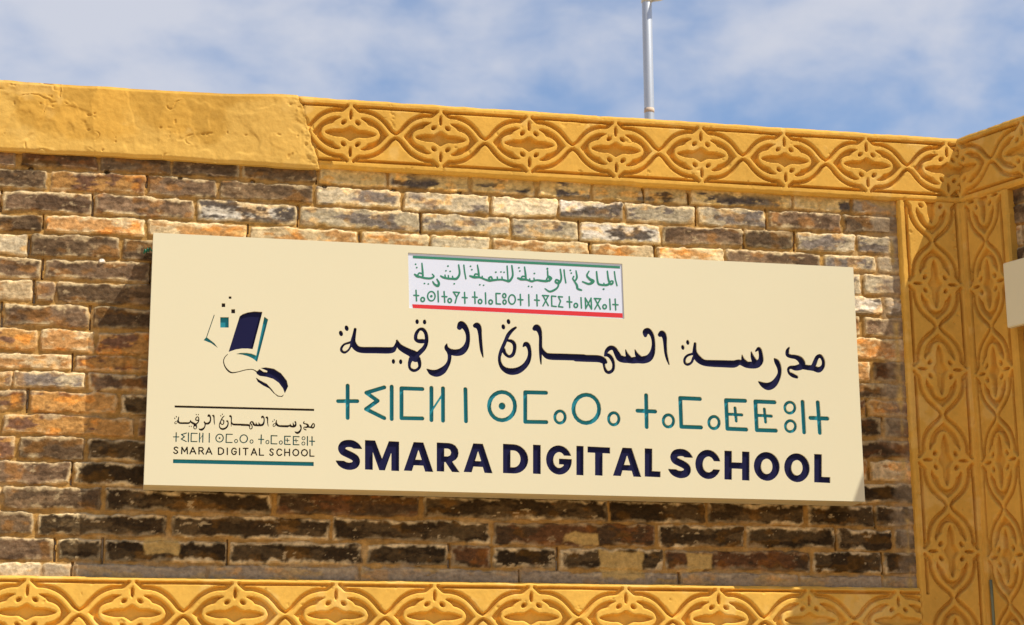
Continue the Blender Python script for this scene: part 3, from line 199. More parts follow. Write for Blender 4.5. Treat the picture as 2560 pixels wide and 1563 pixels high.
 'plaque_arabic':[["l",[[1548.7,769.1,2.49],[1551.5,742.7,2.49],[1557.0,720.4,2.49]]],["s",[[1523.9,769.6,2.66],[1527.0,741.5,3.32],[1533.9,725.3,3.98],[1541.9,728.3,3.32],[1542.1,735.6,2.65],[1534.8,734.6,2.65],[1526.3,723.3,3.98],[1513.0,720.4,3.64],[1510.8,726.9,1.99]]],["p",[[1513.4,706.2],[1512.6,704.2],[1510.6,702.9],[1508.2,702.8],[1506.2,703.9],[1505.5,705.8],[1506.3,707.8],[1508.3,709.1],[1510.7,709.2],[1512.7,708.1]]],["s",[[1485.8,766.1,2.65],[1488.0,739.7,3.31],[1492.3,723.4,3.64],[1508.1,719.8,3.64]]],["s",[[1459.4,766.5,2.31],[1451.9,751.2,3.3],[1462.2,738.5,4.62],[1473.6,731.8,5.29],[1458.7,721.8,3.96],[1436.4,728.7,2.64]]],["s",[[1406.2,730.9,2.63],[1415.8,716.5,3.95],[1418.9,703.5,3.95],[1432.0,698.8,2.96]]],["s",[[1414.0,765.9,2.31],[1416.9,743.0,3.29],[1409.5,731.1,2.96],[1402.4,737.3,2.63],[1405.8,745.7,2.63]]],["p",[[1397.6,766.8],[1396.9,765.0],[1395.2,763.9],[1393.2,763.8],[1391.6,764.8],[1391.0,766.5],[1391.6,768.3],[1393.3,769.4],[1395.3,769.5],[1397.0,768.5]]],["p",[[1400.7,757.0],[1400.0,755.3],[1398.4,754.1],[1396.4,754.0],[1394.7,755.0],[1394.1,756.7],[1394.8,758.5],[1396.4,759.7],[1398.5,759.8],[1400.1,758.8]]],["l",[[1372.3,767.2,2.47],[1374.3,744.2,2.46],[1377.9,722.0,2.46]]],["s",[[1359.2,768.3,2.63],[1362.4,737.1,3.28],[1353.6,719.6,3.93],[1342.2,723.0,3.28],[1344.6,731.3,2.95],[1353.1,728.4,3.28]]],["s",[[1353.7,726.8,2.95],[1350.2,706.9,2.95],[1337.0,694.8,3.6],[1320.6,689.1,3.27],[1305.1,698.3,1.96]]],["s",[[1314.9,761.2,2.62],[1316.3,741.5,2.94],[1324.4,732.0,3.27],[1311.2,724.8,3.92],[1291.7,725.5,3.92],[1278.7,726.6,3.26],[1268.9,724.5,3.26],[1259.1,721.7,3.58],[1241.3,726.5,3.25],[1223.4,727.3,4.55],[1212.1,730.7,3.25]]],["p",[[1318.3,768.6],[1317.5,766.2],[1315.5,764.7],[1313.1,764.6],[1311.2,765.9],[1310.4,768.2],[1311.2,770.6],[1313.2,772.1],[1315.6,772.2],[1317.6,770.9]]],["s",[[1309.6,728.0,2.62],[1318.0,741.6,2.95],[1328.3,735.5,2.95],[1321.0,725.9,2.94]]],["p",[[1272.7,749.9],[1272.0,748.2],[1270.2,747.0],[1268.0,746.9],[1266.2,747.9],[1265.6,749.6],[1266.3,751.4],[1268.1,752.5],[1270.3,752.6],[1272.1,751.7]]],["l",[[1268.9,724.5,2.28],[1267.4,733.3,2.28]]],["l",[[1254.2,722.1,2.28],[1252.7,730.3,2.28]]],["p",[[1251.8,704.0],[1251.1,702.4],[1249.5,701.4],[1247.5,701.3],[1245.9,702.2],[1245.3,703.7],[1245.9,705.3],[1247.6,706.3],[1249.6,706.4],[1251.2,705.5]]],["p",[[1262.8,702.9],[1262.2,701.3],[1260.5,700.3],[1258.5,700.2],[1256.9,701.1],[1256.3,702.6],[1257.0,704.1],[1258.6,705.2],[1260.6,705.3],[1262.2,704.4]]],["s",[[1235.2,770.5,2.28],[1238.2,747.6,3.26],[1239.7,729.7,3.25]]],["s",[[1223.4,727.3,3.25],[1226.8,737.2,2.6],[1236.5,737.7,2.6]]],["p",[[1218.9,767.1],[1218.3,765.3],[1216.6,764.2],[1214.6,764.1],[1213.0,765.1],[1212.4,766.8],[1213.0,768.5],[1214.7,769.7],[1216.7,769.8],[1218.3,768.8]]],["p",[[1222.1,756.1],[1221.4,754.3],[1219.8,753.1],[1217.8,753.0],[1216.2,754.0],[1215.6,755.8],[1216.2,757.5],[1217.8,758.7],[1219.8,758.8],[1221.4,757.8]]],["s",[[1191.4,773.3,2.6],[1194.3,739.0,3.25],[1182.9,719.5,4.21],[1171.6,719.9,3.56],[1158.6,722.6,3.24],[1142.5,721.8,3.23],[1126.4,719.4,3.88],[1113.5,717.2,3.87],[1097.4,721.3,3.22],[1081.3,727.1,3.22],[1062.0,726.8,4.5],[1047.6,730.4,2.89]]],["l",[[1175.1,770.9,2.43],[1178.0,723.5,2.43]]],["l",[[1158.6,722.6,2.27],[1157.1,732.3,2.27]]],["l",[[1142.5,721.8,2.26],[1140.9,731.5,2.26]]],["p",[[1157.2,749.7],[1156.6,748.1],[1154.9,747.1],[1152.9,747.0],[1151.3,747.9],[1150.7,749.4],[1151.4,750.9],[1153.0,752.0],[1155.0,752.1],[1156.6,751.2]]],["p",[[1167.9,748.9],[1167.2,747.3],[1165.6,746.3],[1163.6,746.2],[1162.0,747.1],[1161.4,748.6],[1162.0,750.1],[1163.6,751.2],[1165.6,751.3],[1167.3,750.4]]],["p",[[1139.7,747.9],[1139.0,746.1],[1137.3,744.9],[1135.1,744.8],[1133.3,745.8],[1132.6,747.5],[1133.3,749.3],[1135.1,750.4],[1137.3,750.5],[1139.1,749.6]]],["s",[[1116.7,719.0,2.9],[1111.9,725.9,2.9],[1120.0,730.6,2.91],[1124.7,721.0,2.91]]],["l",[[1090.9,722.7,2.26],[1089.4,731.4,2.26]]],["p",[[1084.4,701.8],[1083.8,700.2],[1082.2,699.2],[1080.2,699.1],[1078.6,700.0],[1078.0,701.5],[1078.6,703.1],[1080.2,704.1],[1082.2,704.2],[1083.8,703.3]]],["p",[[1097.3,700.4],[1096.7,698.9],[1095.1,697.9],[1093.1,697.8],[1091.5,698.6],[1090.9,700.2],[1091.5,701.7],[1093.1,702.7],[1095.1,702.8],[1096.7,702.0]]],["s",[[1073.4,769.2,2.26],[1077.5,743.2,3.22],[1078.1,728.6,3.22]]],["s",[[1062.0,726.8,3.22],[1065.3,737.8,2.58],[1074.9,737.2,2.58]]],["p",[[1053.1,764.3],[1052.5,762.5],[1050.9,761.4],[1048.9,761.3],[1047.3,762.3],[1046.7,764.0],[1047.3,765.7],[1048.9,766.9],[1050.9,767.0],[1052.5,766.0]]],["p",[[1057.3,752.7],[1056.7,751.0],[1055.0,749.8],[1053.1,749.7],[1051.5,750.7],[1050.8,752.4],[1051.5,754.2],[1053.1,755.3],[1055.1,755.4],[1056.7,754.4]]],["l",[[1026.8,766.9,2.41],[1029.3,744.2,2.41],[1033.8,720.0,2.41]]],["s",[[1009.1,766.7,2.57],[1012.3,736.9,3.21],[1002.7,719.5,4.17],[988.3,717.8,3.84],[972.4,718.0,3.52],[956.4,721.2,3.51],[948.4,725.7,2.55]]],["l",[[989.9,718.9,2.24],[988.3,726.6,2.24]]],["l",[[975.5,718.8,2.24],[973.9,728.5,2.24]]],["l",[[964.4,720.9,2.24],[962.8,729.6,2.24]]],["p",[[997.3,701.0],[996.7,699.3],[995.1,698.1],[993.1,698.0],[991.5,699.0],[990.9,700.7],[991.5,702.5],[993.1,703.6],[995.1,703.7],[996.7,702.7]]],["p",[[976.5,761.2],[975.8,759.5],[974.1,758.3],[971.9,758.2],[970.1,759.2],[969.4,760.9],[970.1,762.6],[971.9,763.8],[974.0,763.9],[975.8,762.9]]],["p",[[969.1,744.6],[968.5,743.0],[966.9,742.0],[965.0,741.9],[963.4,742.8],[962.7,744.3],[963.4,745.8],[965.0,746.9],[966.9,747.0],[968.5,746.1]]],["p",[[983.5,743.3],[982.9,741.8],[981.3,740.7],[979.3,740.6],[977.7,741.5],[977.1,743.0],[977.7,744.6],[979.3,745.6],[981.3,745.7],[982.9,744.8]]],["s",[[935.7,713.7,2.55],[942.1,701.0,3.83],[938.9,691.2,4.46],[927.8,695.5,3.5],[921.4,704.9,2.23]]],["s",[[919.7,730.8,1.91],[925.2,723.0,2.87],[915.0,716.0,3.5],[895.9,715.7,3.5],[878.4,719.1,3.5],[868.9,721.0,4.45],[860.3,727.0,2.86]]],["p",[[896.6,697.3],[896.0,695.8],[894.4,694.7],[892.5,694.6],[890.9,695.5],[890.3,697.0],[890.9,698.6],[892.5,699.6],[894.4,699.7],[896.0,698.8]]],["p",[[909.6,696.3],[909.0,694.7],[907.5,693.7],[905.5,693.6],[903.9,694.5],[903.3,696.0],[903.9,697.5],[905.5,698.6],[907.4,698.7],[909.0,697.8]]],["s",[[884.6,766.5,2.23],[886.9,740.6,3.18],[888.0,722.8,3.18]]],["s",[[868.9,721.9,2.86],[875.2,732.0,2.54],[884.7,730.8,2.54]]],["p",[[866.5,762.4],[865.9,760.6],[864.3,759.5],[862.4,759.4],[860.8,760.4],[860.2,762.1],[860.8,763.8],[862.3,765.0],[864.3,765.1],[865.9,764.1]]],["p",[[870.4,750.9],[869.8,749.1],[868.2,748.0],[866.2,747.9],[864.6,748.9],[864.0,750.6],[864.6,752.3],[866.2,753.5],[868.2,753.6],[869.8,752.6]]]],
 'plaque_tifinagh':[["l",[[865.0,672.6,2.38],[867.1,636.2,2.37]]],["l",[[858.1,655.1,2.37],[874.0,654.6,2.38]]],["l",[[893.6,642.2,2.54],[893.4,640.0,2.54],[892.5,638.0,2.54],[891.2,636.4,2.54],[889.5,635.3,2.54],[887.7,634.9,2.54],[885.8,635.1,2.54],[884.1,636.1,2.54],[882.8,637.6,2.54],[881.9,639.5,2.54],[881.6,641.7,2.54],[881.9,643.9,2.54],[882.7,645.9,2.54],[884.1,647.5,2.54],[885.7,648.6,2.54],[887.6,649.0,2.54],[889.5,648.8,2.54],[891.1,647.9,2.54],[892.5,646.3,2.54],[893.3,644.4,2.54],[893.6,642.2,2.54]]],["l",[[929.5,655.1,2.38],[928.8,650.1,2.38],[927.1,645.5,2.38],[924.3,641.8,2.38],[920.7,639.4,2.38],[916.8,638.4,2.38],[912.9,639.0,2.38],[909.3,641.2,2.38],[906.5,644.6,2.38],[904.7,649.0,2.38],[904.1,654.0,2.38],[904.7,659.0,2.38],[906.5,663.6,2.38],[909.3,667.3,2.38],[912.8,669.7,2.38],[916.7,670.7,2.38],[920.6,670.1,2.38],[924.2,668.0,2.38],[927.0,664.5,2.38],[928.8,660.1,2.38],[929.5,655.1,2.38]]],["p",[[921.2,654.8],[920.4,652.1],[918.1,650.3],[915.4,650.2],[913.2,651.7],[912.3,654.4],[913.2,657.1],[915.4,658.8],[918.1,658.9],[920.3,657.4]]],["l",[[939.0,673.4,2.39],[940.6,636.2,2.39]]],["l",[[959.6,672.7,2.39],[962.2,635.6,2.39]]],["l",[[952.7,655.5,2.39],[969.2,655.0,2.39]]],["l",[[984.8,642.7,2.55],[984.5,640.5,2.55],[983.7,638.5,2.55],[982.3,636.9,2.55],[980.6,635.8,2.55],[978.8,635.4,2.55],[976.9,635.6,2.55],[975.2,636.6,2.55],[973.9,638.1,2.55],[973.0,640.0,2.55],[972.7,642.2,2.55],[973.0,644.4,2.55],[973.9,646.4,2.55],[975.2,648.1,2.55],[976.9,649.2,2.55],[978.8,649.6,2.55],[980.6,649.3,2.55],[982.3,648.4,2.55],[983.7,646.9,2.55],[984.5,644.9,2.55],[984.8,642.7,2.55]]],["l",[[990.9,672.2,2.4],[1012.0,671.8,2.4]]],["l",[[991.5,672.2,2.4],[1002.7,655.2,2.4],[997.3,634.9,2.39]]],["l",[[1011.3,671.8,2.4],[1002.7,655.2,2.4]]],["l",[[1029.2,672.6,2.4],[1030.4,635.4,2.4]]],["l",[[1021.5,655.1,2.4],[1038.2,654.5,2.4]]],["l",[[1063.5,675.8,2.41],[1065.0,636.9,2.41]]],["l",[[1056.1,658.2,2.41],[1072.1,657.7,2.41]]],["l",[[1088.1,644.1,2.57],[1087.8,641.9,2.57],[1086.9,639.9,2.57],[1085.6,638.2,2.57],[1083.9,637.1,2.57],[1082.0,636.7,2.57],[1080.1,637.0,2.57],[1078.4,637.9,2.57],[1077.1,639.4,2.57],[1076.2,641.4,2.57],[1075.9,643.6,2.57],[1076.2,645.8,2.57],[1077.1,647.8,2.57],[1078.4,649.4,2.57],[1080.1,650.5,2.57],[1082.0,651.0,2.57],[1083.9,650.7,2.57],[1085.6,649.8,2.57],[1086.9,648.2,2.57],[1087.8,646.3,2.57],[1088.1,644.1,2.57]]],["l",[[1100.4,674.2,2.41],[1101.5,636.9,2.41]]],["l",[[1124.0,643.8,2.57],[1123.7,641.5,2.57],[1122.9,639.5,2.57],[1121.5,637.9,2.57],[1119.8,636.8,2.57],[1117.9,636.3,2.57],[1116.0,636.6,2.57],[1114.3,637.5,2.57],[1113.0,639.1,2.57],[1112.1,641.0,2.57],[1111.8,643.2,2.57],[1112.1,645.4,2.57],[1113.0,647.5,2.57],[1114.4,649.1,2.57],[1116.1,650.2,2.57],[1118.0,650.6,2.57],[1119.9,650.4,2.57],[1121.6,649.4,2.57],[1122.9,647.9,2.57],[1123.8,645.9,2.57],[1124.0,643.8,2.57]]],["l",[[1150.6,674.2,2.42],[1136.4,674.2,2.42],[1137.2,638.5,2.42],[1151.7,637.8,2.42]]],["l",[[1170.2,667.6,2.58],[1170.0,665.4,2.58],[1169.2,663.4,2.58],[1167.9,661.7,2.58],[1166.4,660.6,2.58],[1164.7,660.2,2.58],[1163.0,660.5,2.58],[1161.5,661.4,2.58],[1160.3,663.0,2.58],[1159.5,664.9,2.58],[1159.3,667.1,2.58],[1159.6,669.3,2.58],[1160.3,671.4,2.58],[1161.6,673.0,2.58],[1163.1,674.1,2.58],[1164.8,674.5,2.58],[1166.5,674.3,2.58],[1168.0,673.3,2.58],[1169.2,671.8,2.58],[1170.0,669.8,2.58],[1170.2,667.6,2.58]]],["l",[[1171.1,645.8,2.58],[1170.8,643.6,2.58],[1170.0,641.6,2.58],[1168.8,639.9,2.58],[1167.2,638.9,2.58],[1165.5,638.4,2.58],[1163.8,638.7,2.58],[1162.3,639.7,2.58],[1161.1,641.2,2.58],[1160.4,643.2,2.58],[1160.1,645.4,2.58],[1160.4,647.6,2.58],[1161.2,649.6,2.58],[1162.4,651.2,2.58],[1163.9,652.3,2.58],[1165.6,652.8,2.58],[1167.3,652.5,2.58],[1168.8,651.5,2.58],[1170.0,650.0,2.58],[1170.8,648.0,2.58],[1171.1,645.8,2.58]]],["l",[[1202.8,656.0,2.43],[1202.2,651.0,2.43],[1200.5,646.4,2.43],[1197.9,642.7,2.43],[1194.6,640.2,2.43],[1191.0,639.2,2.43],[1187.4,639.9,2.43],[1184.2,642.0,2.43],[1181.7,645.5,2.43],[1180.0,650.0,2.43],[1179.5,655.0,2.43],[1180.1,660.1,2.43],[1181.8,664.7,2.43],[1184.4,668.4,2.43],[1187.7,670.9,2.43],[1191.3,671.8,2.43],[1194.8,671.2,2.43],[1198.1,669.0,2.43],[1200.6,665.5,2.43],[1202.2,661.1,2.43],[1202.8,656.0,2.43]]],["l",[[1219.7,674.7,2.43],[1221.0,637.3,2.43]]],["l",[[1211.8,656.4,2.43],[1228.6,655.9,2.43]]],["l",[[1248.9,675.1,2.44],[1249.5,636.3,2.43]]],["l",[[1276.5,675.7,2.44],[1277.7,637.5,2.44]]],["l",[[1268.9,657.4,2.44],[1285.1,656.8,2.44]]],["l",[[1296.0,674.3,2.44],[1317.8,674.0,2.45]]],["l",[[1298.3,673.1,2.44],[1316.1,639.9,2.44]]],["l",[[1315.8,673.2,2.45],[1297.9,638.4,2.44]]],["l",[[1342.6,673.1,2.45],[1327.6,673.7,2.45],[1328.1,638.8,2.45],[1343.4,637.8,2.45]]],["l",[[1365.4,672.2,2.46],[1351.1,672.8,2.45],[1358.7,657.4,2.45],[1351.2,638.1,2.45],[1366.2,636.8,2.45]]],["l",[[1389.0,674.2,2.46],[1390.4,636.6,2.46]]],["l",[[1380.9,656.5,2.46],[1397.9,655.9,2.46]]],["l",[[1417.7,645.0,2.62],[1417.3,642.8,2.62],[1416.4,640.7,2.62],[1415.0,639.0,2.62],[1413.3,637.9,2.62],[1411.3,637.5,2.62],[1409.4,637.8,2.62],[1407.7,638.7,2.62],[1406.3,640.3,2.62],[1405.5,642.2,2.62],[1405.2,644.4,2.62],[1405.6,646.7,2.62],[1406.5,648.7,2.62],[1407.9,650.4,2.62],[1409.6,651.5,2.62],[1411.6,651.9,2.62],[1413.5,651.7,2.62],[1415.2,650.7,2.62],[1416.5,649.2,2.62],[1417.4,647.2,2.62],[1417.7,645.0,2.62]]],["l",[[1429.9,672.8,2.47],[1431.0,636.4,2.46]]],["l",[[1444.7,672.4,2.47],[1446.0,635.1,2.46]]],["l",[[1465.0,672.7,2.47],[1466.3,634.7,2.47]]],["l",[[1445.3,671.2,2.47],[1465.1,635.9,2.47]]],["l",[[1465.0,671.4,2.47],[1446.0,635.8,2.46]]],["l",[[1476.2,671.9,2.47],[1499.2,671.6,2.48]]],["l",[[1478.2,670.7,2.47],[1496.6,636.0,2.47]]],["l",[[1497.3,670.9,2.48],[1477.5,635.2,2.47]]],["l",[[1518.2,644.8,2.64],[1517.8,642.6,2.64],[1516.9,640.5,2.64],[1515.5,638.9,2.64],[1513.7,637.8,2.64],[1511.8,637.3,2.64],[1509.8,637.6,2.64],[1508.1,638.5,2.64],[1506.8,640.1,2.64],[1505.9,642.0,2.64],[1505.6,644.3,2.64],[1506.0,646.5,2.64],[1506.9,648.6,2.64],[1508.3,650.2,2.64],[1510.1,651.3,2.64],[1512.0,651.8,2.64],[1514.0,651.5,2.64],[1515.7,650.6,2.64],[1517.1,649.0,2.64],[1517.9,647.0,2.64],[1518.2,644.8,2.64]]],["l",[[1530.3,672.3,2.48],[1531.5,635.5,2.48]]],["l",[[1549.4,673.2,2.48],[1550.6,635.1,2.48]]],["l",[[1541.1,653.7,2.48],[1558.9,653.2,2.48]]]],
 'small_arabic':[["p",[[95.76,220.91],[95.84,219.2],[95.23,217.91],[94.13,217.54],[93.01,218.24],[92.24,219.73],[92.16,221.45],[92.77,222.74],[93.87,223.1],[95.01,222.4]]],["p",[[90.8,215.77],[90.91,214.06],[90.27,212.8],[89.2,212.43],[88.05,213.13],[87.31,214.62],[87.2,216.34],[87.81,217.6],[88.91,217.96],[90.05,217.26]]],["s",[[101.52,219.76,1.4],[100.66,214.23,1.73],[99.81,208.78,2.38],[100.29,205.38,3.02],[103.17,201.76,3.02],[107.94,200.38,3.13],[119.83,200.69,3.25],[132.68,201.11,3.16],[136.34,203.14,2.06],[137.78,206.93,1.19],[138.68,210.92,0.65]]],["s",[[99.62,207.8,1.4],[95.55,206.45,1.18],[91.92,204.82,1.07],[89.68,201.51,1.18],[89.92,198.78,1.39],[92.48,197.41,1.29],[95.63,199.51,0.96],[97.49,202.8,0.97],[98.56,205.8,1.4]]],["s",[[138.5,210.41,1.08],[140.92,205.1,2.73],[145.56,201.84,3.38],[150.17,199.57,3.6],[153.88,197.27,4.48],[155.0,194.85,4.27]]],["s",[[151.13,193.7,2.29],[149.77,189.71,1.63],[149.99,185.3,1.41],[152.57,182.97,1.63],[155.8,183.28,1.41],[158.55,186.15,1.42],[158.71,190.08,1.85],[157.59,193.95,2.29]]],["s",[[155.75,196.85,2.29],[159.43,200.72,2.3],[162.65,204.51,2.08],[164.57,209.03,1.86],[164.92,214.0,1.86],[163.99,218.92,1.86],[161.56,222.09,1.86],[158.41,221.95,1.42],[156.39,219.37,1.64],[155.19,216.05,1.75],[155.29,212.6,1.86],[157.53,210.92,2.08],[161.24,210.89,2.3],[164.01,211.2,1.64]]],["p",[[158.01,229.37],[157.69,227.91],[156.87,226.95],[155.83,226.92],[155.0,227.76],[154.65,229.23],[154.97,230.69],[155.8,231.64],[156.84,231.67],[157.67,230.83]]],["p",[[164.68,229.37],[164.39,227.91],[163.53,226.95],[162.52,226.92],[161.67,227.76],[161.35,229.23],[161.67,230.69],[162.49,231.64],[163.53,231.67],[164.36,230.83]]],["p",[[137.06,190.7],[136.79,189.24],[135.99,188.31],[135.03,188.28],[134.26,189.15],[133.94,190.56],[134.23,192.02],[135.0,192.94],[135.96,192.97],[136.76,192.13]]],["p",[[143.51,190.64],[143.22,189.21],[142.44,188.28],[141.48,188.22],[140.68,189.1],[140.36,190.53],[140.66,191.99],[141.43,192.91],[142.42,192.94],[143.19,192.07]]],["s",[[194.27,225.41,2.55],[196.14,228.47,3.44],[199.6,225.43,2.88],[201.74,219.54,2.22],[201.82,212.6,2.21],[199.84,206.56,2.88],[195.66,202.21,3.42],[190.06,201.2,3.31],[185.39,202.57,2.76],[182.59,205.55,2.09],[182.97,209.23,0.54]]],["s",[[183.53,203.89,1.87],[185.39,199.04,1.98],[185.02,193.08,1.87],[182.81,188.06,2.31],[179.1,183.7,3.4],[174.28,181.06,3.62],[169.66,181.46,2.84],[167.05,183.14,1.64],[165.4,184.43,0.65]]],["s",[[208.32,227.62,2.11],[210.48,227.91,3.11],[212.16,225.18,2.56],[212.91,219.03,1.88],[213.44,212.09,1.77],[214.27,204.18,1.55],[215.55,198.05,0.66]]],["p",[[240.58,233.38],[240.5,231.72],[239.76,230.57],[238.66,230.32],[237.62,231.08],[237.04,232.54],[237.12,234.2],[237.86,235.35],[238.96,235.6],[240.0,234.84]]],["p",[[235.81,228.16],[235.73,226.5],[235.01,225.35],[233.92,225.1],[232.88,225.86],[232.27,227.34],[232.37,228.97],[233.09,230.12],[234.18,230.38],[235.22,229.62]]],["s",[[245.41,227.62,1.12],[241.97,224.79,1.68],[238.45,220.13,1.9],[236.24,215.04,1.78],[234.13,209.96,1.78],[231.73,203.89,1.78],[230.29,197.86,1.55],[231.2,191.96,1.89],[234.18,187.61,2.56],[239.62,185.25,3.34],[246.24,186.09,3.35],[251.91,189.77,2.79],[255.83,194.91,2.46],[257.78,200.97,2.02],[257.65,206.96,2.02],[256.07,211.28,2.47],[253.99,211.98,2.13],[251.89,209.51,0.66]]],["s",[[236.8,215.07,1.22],[241.7,214.06,1.9],[243.97,211.17,2.01],[244.1,206.39,1.79],[242.56,201.54,1.78],[239.25,199.43,1.56],[235.6,202.04,1.78],[234.1,205.97,2.0]]],["s",[[262.5,227.18,2.25],[264.79,228.27,3.38],[266.95,225.15,2.59],[267.94,219.37,1.8],[267.83,211.36,1.8],[267.75,203.36,1.57],[267.88,197.38,1.12],[268.12,193.39,0.67]]],["s",[[267.83,211.36,1.01],[269.51,206.23,2.02],[272.87,202.07,2.93],[277.62,200.97,3.38],[291.91,201.14,3.39],[307.61,201.17,3.4]]],["s",[[300.23,200.44,3.49],[310.38,200.52,3.62],[320.59,200.61,3.63],[325.15,199.29,3.39],[327.69,197.69,1.81]]],["s",[[325.66,198.67,1.81],[326.19,193.36,1.33],[327.74,189.18,1.69],[330.57,187.78,1.69],[334.11,190.47,1.57],[334.91,195.84,1.57],[333.47,200.92,2.06],[330.67,204.2,2.06],[327.61,204.62,1.57]]],["s",[[326.99,203.87,1.08],[328.7,208.42,1.94],[332.03,211.56,2.31],[335.63,211.06,2.43],[338.11,206.65,3.04],[340.59,202.27,3.52],[344.14,200.92,3.53],[348.24,200.64,3.29],[352.35,200.27,3.29],[357.52,201.0,3.54],[362.88,201.23,3.79],[367.89,203.14,3.55],[371.09,207.99,2.82],[372.5,214.51,2.08],[372.45,220.97,1.96],[371.01,226.53,2.33],[368.0,229.76,2.95],[365.36,228.21,3.07],[365.09,224.98,1.84]]],["s",[[346.4,210.21,0.6],[347.55,205.97,1.7],[349.52,202.18,2.8]]],["s",[[355.15,210.58,0.6],[356.61,206.34,1.95],[359.31,202.57,3.05]]],["s",[[378.8,226.22,2.21],[381.22,227.62,3.2],[383.12,224.03,2.58],[383.54,217.12,1.96],[383.89,209.6,1.72],[385.06,203.19,1.47],[386.69,197.77,0.73]]],["p",[[406.63,220.27],[406.47,218.72],[405.75,217.63],[404.71,217.43],[403.78,218.22],[403.3,219.65],[403.46,221.22],[404.21,222.32],[405.22,222.51],[406.15,221.73]]],["p",[[401.81,215.21],[401.65,213.64],[400.9,212.57],[399.89,212.38],[398.95,213.16],[398.47,214.59],[398.63,216.17],[399.35,217.23],[400.39,217.43],[401.33,216.64]]],["s",[[411.83,219.06,1.48],[411.24,212.88,2.1],[411.75,208.58,2.97],[414.63,204.04,3.71],[419.75,200.81,3.34],[428.12,200.27,3.6],[438.6,200.36,3.73],[448.06,200.52,3.74],[453.61,202.46,2.87],[460.7,200.24,3.38],[469.37,200.81,3.76],[473.74,204.57,3.01],[474.38,210.02,2.38],[473.5,215.44,2.13],[472.06,216.45,1.75],[469.42,213.95,0.75]]],["s",[[409.56,209.03,1.35],[404.5,207.21,1.23],[401.7,203.87,1.35],[401.59,200.08,1.47],[404.05,198.33,1.47],[407.75,200.33,1.23],[410.07,205.27,1.6]]],["s",[[456.28,209.51,0.62],[457.15,204.99,2.0],[460.19,201.0,3.12]]],["s",[[465.15,212.91,0.75],[466.43,207.52,2.25],[469.18,201.68,3.38]]],["s",[[487.42,206.96,1.13],[489.63,203.89,2.89],[491.44,198.73,2.51],[491.55,193.31,2.13],[489.42,187.8,2.64],[485.36,182.24,3.51],[480.19,179.8,3.88],[476.0,180.81,3.0],[472.73,182.86,1.62],[471.07,184.1,0.62]]],["s",[[501.95,219.0,0.75],[500.21,215.97,1.77],[500.05,211.93,2.27],[503.07,210.3,2.15],[507.76,209.74,2.4],[511.94,207.6,3.29],[513.92,203.98,3.55],[512.69,200.67,3.29],[507.31,198.92,2.78],[502.64,199.4,1.76],[500.21,197.66,1.38],[500.91,193.9,1.63],[504.32,191.62,2.27],[508.0,190.13,1.76]]],["s",[[513.78,200.69,2.91],[519.09,199.82,2.79],[524.42,199.49,3.04],[529.7,198.05,2.92],[533.73,201.48,2.03],[534.5,206.98,1.91],[532.02,211.59,2.03],[528.74,210.35,2.03],[526.39,205.55,2.28],[524.48,201.11,2.53]]]],
